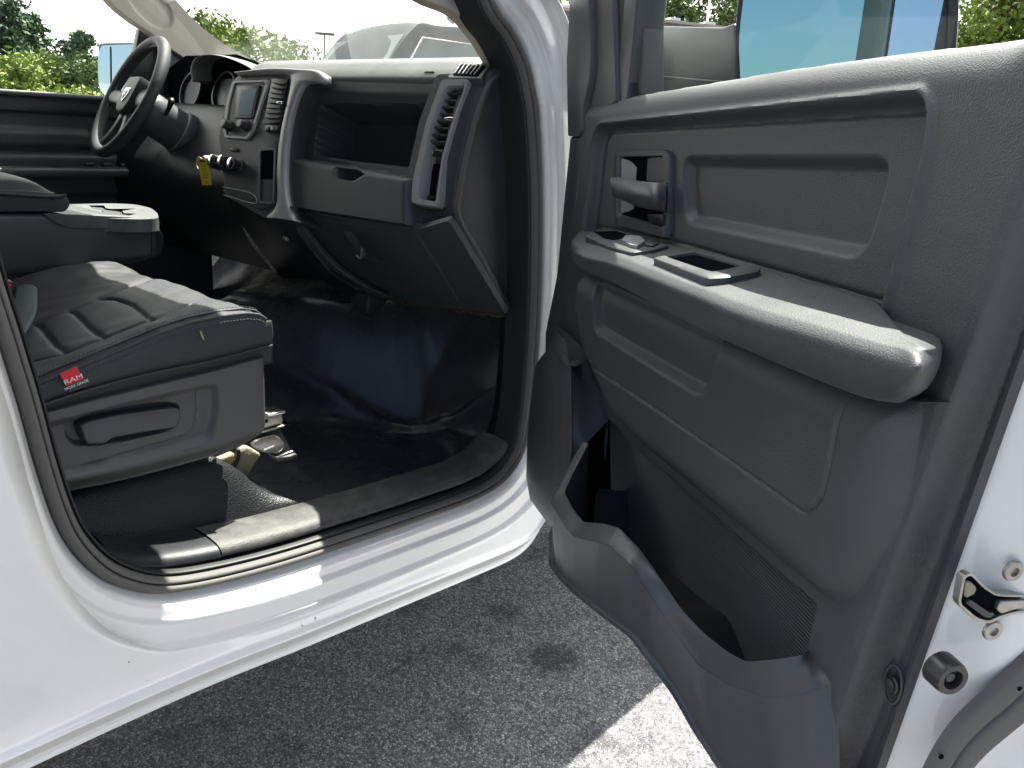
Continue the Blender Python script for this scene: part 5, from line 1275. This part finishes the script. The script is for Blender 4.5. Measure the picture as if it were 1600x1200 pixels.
tree(98, 104, 44, 4.2, 'leafd', 'mid green broadleaf tree between the pines behind the driver window', 'trees beyond the driver window', 4, 5000, .12)
tree(5, 88, 30, 3.2, 'leaf', 'bright yellow green young tree low in the left corner of the driver window', 'trees beyond the driver window', 5, 4000, .09)
0 and tree(150, 92, 56, 7, 'leafd', 'dark low tree partly behind the driver mirror', 'trees beyond the driver window', 14, 4500, .13)
0 and tree(-40, 40, 50, 8, 'leafd', 'broad dark tree at the far left edge of the driver window', 'trees beyond the driver window', 15, 5000, .14)
for k, (px, py, d) in enumerate(((40, 142, 33), (75, 146, 34), (110, 147, 31), (140, 146, 35))):
    tree(px, py, d, 2.6, 'leaf', ['lime green bush below the tallest pine above the driver window sill', 'lime green bush second from the left above the driver window sill', 'lime green bush third from the left above the driver window sill', 'lime green bush nearest the driver mirror above the window sill'][k], 'bushes above the driver window sill', 20 + k, 1800, .08)
tree(388, 44, 30, 4.6, 'leaf', 'bright lime green tree rising behind the instrument hood', None, 6, 9000, .085)
tree(425, 78, 33, 3.4, 'leaf', 'small lime green tree at the right of the larger one behind the hood', None, 7, 4500, .085)
for k, (px, py, d, w_) in enumerate(((990, -50, 62, 8), (1040, -20, 60, 8), (1085, -8, 66, 9), (1130, -40, 62, 8), (1190, -50, 64, 9), (1370, -80, 60, 9), (930, -10, 66, 8))):
    tree(px, py, d, w_, 'leafd' if k % 2 else 'leaf', ['bright green tree first from the left in the front of the door window', 'dark green tree second from the left above the store roof', 'bright green tree left of the thin white pole', 'dark green tree right of the thin white pole', 'bright green tree behind the passenger mirror', 'dark green tree hidden behind the right of the mirror', 'bright green tree behind the door front post'][k], 'trees behind the store roof', 30 + k, 6500, .16)
tree(1520, -90, 34, 6.5, 'leaf', 'bright yellow green tree filling the window right of the passenger mirror', 'trees right of the mirror', 40, 12000, .11)
tree(1600, -70, 36, 6.5, 'leaf', 'bright green tree at the right edge of the photo above the belt line', 'trees right of the mirror', 41, 12000, .11)
# lamp posts
def lamp(px, top_py, dist, label, g='car park lamp posts'):
    b = at(px, 200, dist); b[2] = 0; h = at(px, top_py, dist)[2]
    r = tag(empty('street_lamp', b), label, 'lamp post', g)
    tube('pole', [(0, 0, 0), (0, 0, h * .5), (0, 0, h)], [.09, .075, .06], M['pole'], r, 10, 6)
    box('lamp_head', (0, 0, h), (.45, 1.3, .16), M['pole'], r, .03, np.array([[math.cos(.9), -math.sin(.9), 0], [math.sin(.9), math.cos(.9), 0], [0, 0, 1.]]))
    return r
lamp(508, 53, 60, 'brown double headed car park lamp post seen through the windscreen')
tl = at(1085, 200, 30); tl[2] = 0
fp_ = tube('flag_pole', [tl, tl + [0, 0, 5], tl + [0, 0, 10]], .045, M['white'], None, 8, 4); tag(fp_, 'thin white pole in front of the store roof in the door window', 'pole')
lb = CP + np.array([-14, -16, 0]); 
# store building with brown fascia
ba = at(840, 30, 27); bb = at(1700, 52, 40)
ba[2] = bb[2] = 0; d_ = (bb - ba) / np.linalg.norm(bb - ba); nrm = np.array([d_[1], -d_[0], 0]); L = np.linalg.norm(bb - ba)
if nrm.dot(CP - ba) < 0: nrm = -nrm
def hgt(px, py): 
    r = ray(px, py); t = nrm.dot(ba - CP) / nrm.dot(r); return (CP + r * t)[2]
h0, h1 = hgt(880, 24), hgt(1150, 40)
hb_ = (h0 + h1) / 2
bld = tag(empty('store_building', ba), 'long low tan store with a brown fascia and white roof brackets behind the open door', 'building')
Rb = np.stack([d_, -nrm, np.array([0, 0, 1.])], 1)
def bbox(name, x0, x1, y0, y1, z0, z1, m, par): return box(name, Rb @ np.array([(x0 + x1) / 2, (y0 + y1) / 2, (z0 + z1) / 2]), (x1 - x0, y1 - y0, z1 - z0), m, par, 0, Rb)
wall = bbox('wall', 0, L + 20, 0, 12, 0, hb_ - .7, M['tan'], bld)
fa = bbox('fascia', -.5, L + 20.5, -.6, 12.5, hb_ - .7, hb_ - .1, M['roofmetal'], bld)
bbox('parapet_cap', -.6, L + 20.6, -.7, 12.6, hb_ - .1, hb_ - .02, M['tan'], bld)
for k in range(36): bbox('roof_bracket', .4 + k * 1.25, .75 + k * 1.25, -.68, -.2, hb_ - .02, hb_ + .06, M['white'], bld)
for k in range(8): 
    w_ = bbox('window', 2 + k * 5, 4.6 + k * 5, -.04, .1, .6, 2.6, M['darkglass'], bld); bbox('window_frame', 1.9 + k * 5, 4.7 + k * 5, -.02, .08, .5, 2.7, M['roofmetal'], w_)
# dark building roof beyond the parked SUV
b2 = at(700, 48, 38); b2[2] = 0
bl2 = tag(empty('low_building', b2), 'dark flat roofed building behind the parked black SUV', 'building')
x2 = np.array([ray(700, 50)[1], -ray(700, 50)[0], 0]); x2 /= np.linalg.norm(x2); R2 = np.stack([x2, np.cross((0, 0, 1), x2), np.array([0, 0, 1.])], 1)
hh2 = at(700, 47, 38)[2]
wl2 = box('wall', R2 @ np.array([1.6, 4, (hh2 - .5) / 2]), (7.0, 8, hh2 - .5), M['tan'], bl2, 0, R2)
box('roof_edge', R2 @ np.array([1.6, 4, hh2 - .25]), (7.8, 8.8, .5), M['roofmetal'], bl2, 0, R2)

# parked SUV in front
SD = 8.0; sc0 = at(630, 100, SD); sc0[2] = 0
suv = tag(empty('parked_suv', sc0), 'black SUV with roof rails parked nose to nose beyond the windscreen', 'SUV')
vdir = np.array([ray(740, 60)[0], ray(740, 60)[1], 0]); vdir /= np.linalg.norm(vdir)
aa = rad(-57); sd = np.array([vdir[0] * math.cos(aa) - vdir[1] * math.sin(aa), vdir[0] * math.sin(aa) + vdir[1] * math.cos(aa), 0])   # long axis (pointing away)
sl_ = np.cross((0, 0, 1), sd)
Hs = at(740, 50, SD)[2]
def SP(x, y, z): return sd * x + sl_ * y + np.array([0, 0, z])
xs_ = [-1.6, -1.5, -1.0, .0, 1.0, 2.2, 3.2, 3.4]
low_z = [.75, .55, .35, .35, .35, .35, .4, .6]
belt = [1.05, 1.12, 1.22, 1.27, 1.28, 1.28, 1.25, 1.2]
rows = []
for x, lz, bz in zip(xs_, low_z, belt):
    w_ = .80 if x in (-1.6, 3.4) else .98
    rows.append([SP(x, -w_, lz), SP(x, -w_ - .01, .8), SP(x, -w_, bz - .12), SP(x, -w_ + .06, bz), SP(x, -.4, bz + .06), SP(x, .4, bz + .06), SP(x, w_ - .06, bz), SP(x, w_, bz - .12), SP(x, w_ + .01, .8), SP(x, w_, lz)])
sb_ = loft('body', rows, M['darkpaint'], suv, 40, 60)
prof_ = [(-.95, 1.25), (-.35, Hs - .16), (.0, Hs - .07), (1.2, Hs - .02), (2.4, Hs - .06), (3.0, Hs - .25), (3.25, 1.3)]
rows = [[SP(x, -w_, z) for x, z in prof_] for w_ in (.82, .78)] 
def side_pt(t, y, z): pass
cab = []
for y, dz2, kx in ((-.93, 0, 1.0), (-.90, .0, 1.0), (-.74, .0, .97), (-.62, .03, .95), (0, .06, .95), (.62, .03, .95), (.74, 0, .97), (.90, 0, 1), (.93, 0, 1)):
    row = []
    for x, z in prof_:
        f = (z - 1.27) / (Hs - 1.27)
        if abs(y) >= .9: row.append(SP(x, y, 1.26 if abs(y) > .91 else 1.27 + 0 * f))
        elif abs(y) > .7: row.append(SP(x * kx, y, 1.27 + (Hs - 1.27) * max(f, 0) * .93))
        else: row.append(SP(x * kx, y, 1.27 + (Hs - 1.27) * max(f, 0) + dz2))
    cab.append(row)
loft('greenhouse', cab, M['darkpaint'], suv, 50, 50)
for sgn_ in (-1, 1):
    # side windows follow the leaning side between belt and roof
    def sw(x, f): return SP(x, sgn_ * (.935 - .17 * f), 1.27 + (Hs - 1.27) * f)
    for (xa_, xb_, xc_, xd_) in ((-.78, .30, .25, -.30), (.40, 1.32, 1.28, .36), (1.42, 2.75, 2.5, 1.38)):
        q = [sw(xa_, .10), sw(xb_, .10), sw(xc_, .82), sw(xd_, .82)]
        mesh('side_window', [p + sl_ * sgn_ * .07 for p in q], [(0, 1, 2, 3)], M['darkglass'], suv, False)
        tube('window_trim', [p + sl_ * sgn_ * .075 for p in q], .008, M['silver'], suv, 6, 4, closed=True, spline=False)
    tube('roof_rail', [SP(.1, sgn_ * .66, Hs + .0), SP(.25, sgn_ * .66, Hs + .06), SP(2.3, sgn_ * .66, Hs + .05), SP(2.45, sgn_ * .66, Hs - .03)], .018, M['silver'], suv, 8, 24)
    for xw in (-.75, 2.35):
        wv = lathe('wheel', [(.36, -.11), (.37, -.08), (.37, .08), (.36, .11), (.24, .11), (.23, .06), (.05, .07), (.001, .07)], SP(xw, sgn_ * .86, .37), sl_ * sgn_, M['rubber_dark'], suv)
        lathe('rim', [(.23, .07), (.20, .085), (.05, .09), (.001, .09)], SP(xw, sgn_ * .86, .37), sl_ * sgn_, M['silver'], wv)
mesh('windscreen', [SP(-.93, -.75, 1.30), SP(-.93, .75, 1.30), SP(-.36, .66, Hs - .14), SP(-.36, -.66, Hs - .14)], [(0, 1, 2, 3)], M['darkglass'], suv, False)
# ================================================================== parent offsets
bpy.context.view_layer.update()
for root, loc in ((TR, (1.0, .98, 0)),):
    root.location = loc
    for ch in root.children: ch.matrix_parent_inverse = Matrix.Translation(loc).inverted()
